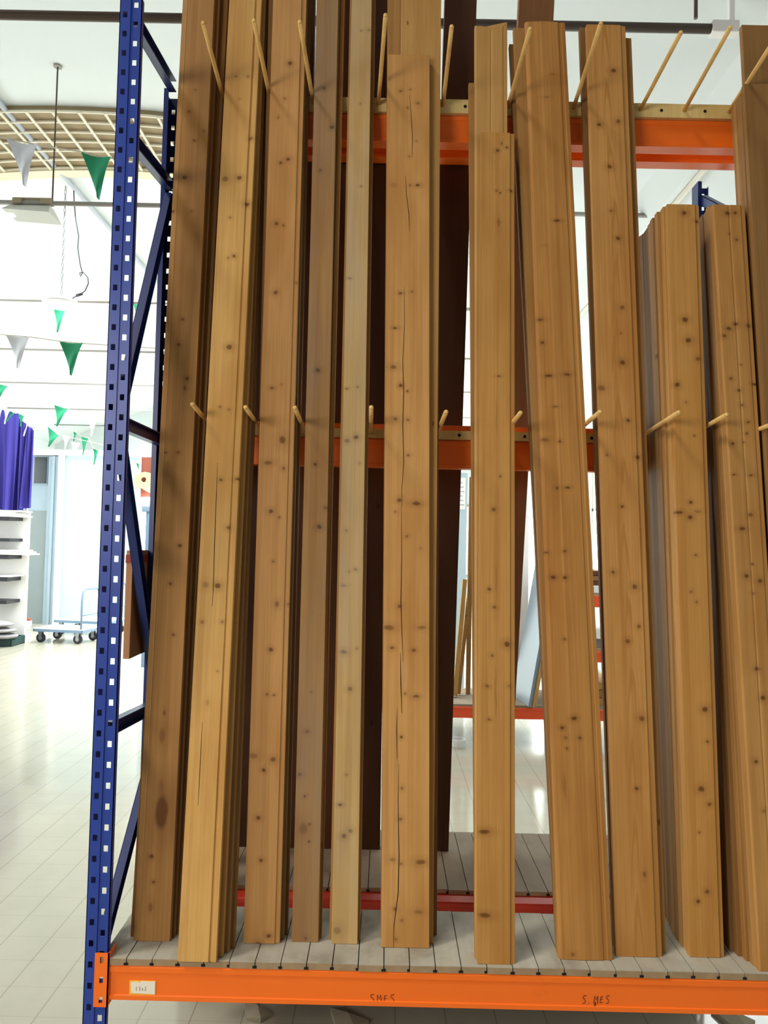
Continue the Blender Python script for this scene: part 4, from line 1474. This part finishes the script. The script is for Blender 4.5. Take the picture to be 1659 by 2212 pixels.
lean = Vector((.165, 0, 1))
zq = zs + .001
P0, P1 = onz(1141, 1527, zq), onz(1106, 1500, zq)
slab(P0, P1, lean, 1.75, .028, M['greysheet'], 'grey faced sheet leaning on the low orange shelf across the aisle', 'laminate_sheet')
off = Vector((.031, -.004, 0))
slab(P0 + off, P1 + off, lean, 1.75, .028, W2, 'wooden sheet leaning right behind the grey faced sheet', 'laminate_sheet')
P0, P1 = onz(1120, 1502, zq), onz(1096, 1497, zq)
slab(P0 + Vector((-.06, .16, 0)), P0 + Vector((.1, .19, 0)), Vector((.0, .02, 1)), 1.95, .02, M['white'], 'tall white sheet standing behind the grey faced sheet', 'laminate_sheet')
# battens left of it
a = onz(1011, 1500, zq)
o = MB().box((a.x - .018, a.y, zq), (a.x + .018, a.y + .04, at(1011, 1030, a.y).z)).build('wooden_post', W1)
tag(recenter(o, (a.x, a.y, zq)), 'upright brown wooden post on the low shelf across the aisle', 'post')
for i, (pb, ptp, w, lab, mt) in enumerate((((982, 1506), (1004, 1252), .035, 'leaning timber plank nearest the dark board back, across the aisle', W2), ((990, 1502), (1016, 1250), .03, 'second leaning timber plank beside the brown post', W1))):
    a = onz(pb[0], pb[1], zq)
    b = at(ptp[0], ptp[1], a.y + .12)
    mb = MB().bar(a + Vector((0, 0, .01)), b, w, .05, up=Vector((0, 1, 0)))
    o = recenter(mb.build('leaning_plank', mt), a)
    tag(o, lab, 'plank', 'planks leaning on the low shelf')
a, b = at(991, 1100, 8.0), at(1006, 1032, 8.0)
nb = thing('notice_stand', (a.x, 8.0, 0), 'pale post with a white printed notice beyond the low shelf', 'notice')
MB().box((a.x - .03, 8.0, 0), (b.x + .02, 8.06, b.z + .05)).build('post', M['wallpale'], nb)
MB().box((a.x, 7.994, a.z), (b.x, 8.0, b.z)).build('notice_sheet', M['white'], nb)
mb = MB()
for k in range(6):
    z = a.z + (b.z - a.z) * (.12 + .14 * k)
    mb.box((a.x + .012, 7.992, z), (b.x - .012 - .01 * (k % 3), 7.994, z + .012))
mb.build('printing', M['conduit'], nb)
# things on the shelves of the right bay
def shelfbox(px0, px1, py0, py1, y, d, mat, label, name, cat, zbase=None):
    a, b = at(px0, py1, y), at(px1, py0, y)
    zb_ = a.z if zbase is None else zbase
    o = MB().box((a.x, y, zb_), (b.x, y + d, max(b.z, zb_ + .01))).build(name, mat, bevel=.004)
    recenter(o, ((a.x + b.x) / 2, y, zb_))
    return tag(o, label, cat)


shelfbox(1255, 1320, 1266, 1286, YFR + .05, .5, M['white'], 'white box lying on the upper shelf of the far rack', 'flat_box', 'box', lev[0])
q = lev[0] + at(1290, 1266, YFR + .05).z - lev[0]
zz = at(1290, 1266, YFR + .05).z
for i in range(3):
    t0 = zz + .001 + i * .04
    o = MB().box((at(1250, 1250, YFR + .08).x + .01 * i, YFR + .08, t0), (at(1325, 1250, YFR).x, YFR + .6, t0 + .036)).build('stacked_board', (DK2, W3, DK2)[i], bevel=.002)
    recenter(o, (at(1290, 1250, YFR).x, YFR + .08, t0))
    tag(o, ('lowest dark board on the white box of the far rack', 'middle brown board on the white box of the far rack', 'top dark board on the white box of the far rack')[i], 'board', 'boards stacked on the far rack')
shelfbox(1262, 1325, 1380, 1406, YFR + .08, .5, M['sack'], 'dark grey bundle on the middle shelf of the far rack', 'bundle', 'bundle', lev[1])
zt2 = at(1290, 1380, YFR + .08).z
o = MB().box((at(1262, 1370, YFR + .1).x, YFR + .06, zt2 + .001), (at(1325, 1370, YFR + .1).x, YFR + .58, zt2 + .08)).build('flat_box', M['white'], bevel=.004)
tag(recenter(o, (at(1290, 1370, YFR + .1).x, YFR + .1, zt2 + .001)), 'white box on the grey bundle of the far rack', 'box')
for i in range(3):
    o = MB().box((at(1255, 1500, YFR + .06).x, YFR + .06 + .01 * i, zs + .001 + .06 * i), (at(1335, 1500, YFR + .06).x, YFR + .6, zs + .057 + .06 * i)).build('timber_block', (W2, W1, W2)[i], bevel=.003)
    recenter(o, (at(1290, 1500, YFR).x, YFR + .06, zs + .001 + .06 * i))
    tag(o, ('bottom timber block on the low shelf of the far rack', 'middle timber block on the low shelf of the far rack', 'top timber block on the low shelf of the far rack')[i], 'timber', 'timber blocks on the far rack')
P = onz(990, 1612, 0)
tb = thing('round_tub', P, 'shallow white round tub on the floor in front of the low rack', 'tub')
lathe(MB(), P, [(.052, 0), (.058, .05), (.061, .05), (.061, .058), (.05, .058), (.047, .01)], 24).build('body', M['white'], tb, smooth=False)

# ------------------------------------------------------------------ light
WIN_L, WIN_R, VAULT_FILL, KEY, KEY_EL, FILL, WORLD = 26, 20, 215, 1.45, 54, 46, .12
def area(name, loc, target, sx, sy_, power, col=(1, 1, 1), spread=180):
    d = bpy.data.lights.new(name, 'AREA')
    d.shape = 'RECTANGLE'
    d.size, d.size_y = sx, sy_
    d.energy = power
    d.color = col
    d.spread = math.radians(spread)
    o = bpy.data.objects.new(name, d)
    COL.objects.link(o)
    o.location = loc
    v = Vector(target) - Vector(loc)
    o.rotation_euler = v.to_track_quat('-Z', 'Y').to_euler()
    return o


for i, (a, b, lo, hi) in enumerate(WL[1:]):
    area('window_light', (XL + .02, (a + b) / 2, (lo + hi) / 2), (XL + 3, (a + b) / 2, (lo + hi) / 2 - .35), hi - lo, b - a, WIN_L, (.92, .98, 1.0))  # added lamps filling the hall from the unseen left windows
for i, (a, b, lo, hi) in enumerate(WR):
    area('window_light', (XR - .02, (a + b) / 2, (lo + hi) / 2), (XR - 3, (a + b) / 2, (lo + hi) / 2 - .3), hi - lo, b - a, WIN_R, (.92, .98, 1.0))
for y, kp in ((7.6, 1), (10.6, 1.1), (13.4, 1.8), (15.8, 3.0)):
    area('skylight', (-3.0, y, 4.62), (-3.0, y + .3, 0), 5.0, 1.5, VAULT_FILL * kp, (.93, .985, 1.0), 125)  # added fill lights; the vault has no openings here
# key sun and added fill light on the rack front from the left
EL = math.radians(KEY_EL)
sd = bpy.data.lights.new('key_daylight', 'SUN')
sd.energy = KEY
sd.angle = math.radians(11)
sd.color = (1.0, .93, .82)
so = bpy.data.objects.new('key_daylight', sd)
COL.objects.link(so)
so.location = (-4, -1, 6)
so.rotation_euler = Vector((.899 * math.cos(EL), .438 * math.cos(EL), -math.sin(EL))).to_track_quat('-Z', 'Y').to_euler()
area('aisle_fill', (-2.0, -1.0, 2.25), (.1, 2.0, .7), 1.1, 1.0, FILL, (1.0, .95, .88), 150)  # added area light for fill; no window stands here

w = bpy.data.worlds.new('world')
SC.world = w
w.use_nodes = True
bg = w.node_tree.nodes['Background']
bg.inputs[0].default_value = (.95, .97, 1.0, 1)
bg.inputs[1].default_value = WORLD
SC.view_settings.view_transform = 'Standard'
SC.view_settings.look = 'None'
SC.view_settings.exposure = 0
SC.view_settings.gamma = 1
SC.view_settings.use_curve_mapping = False
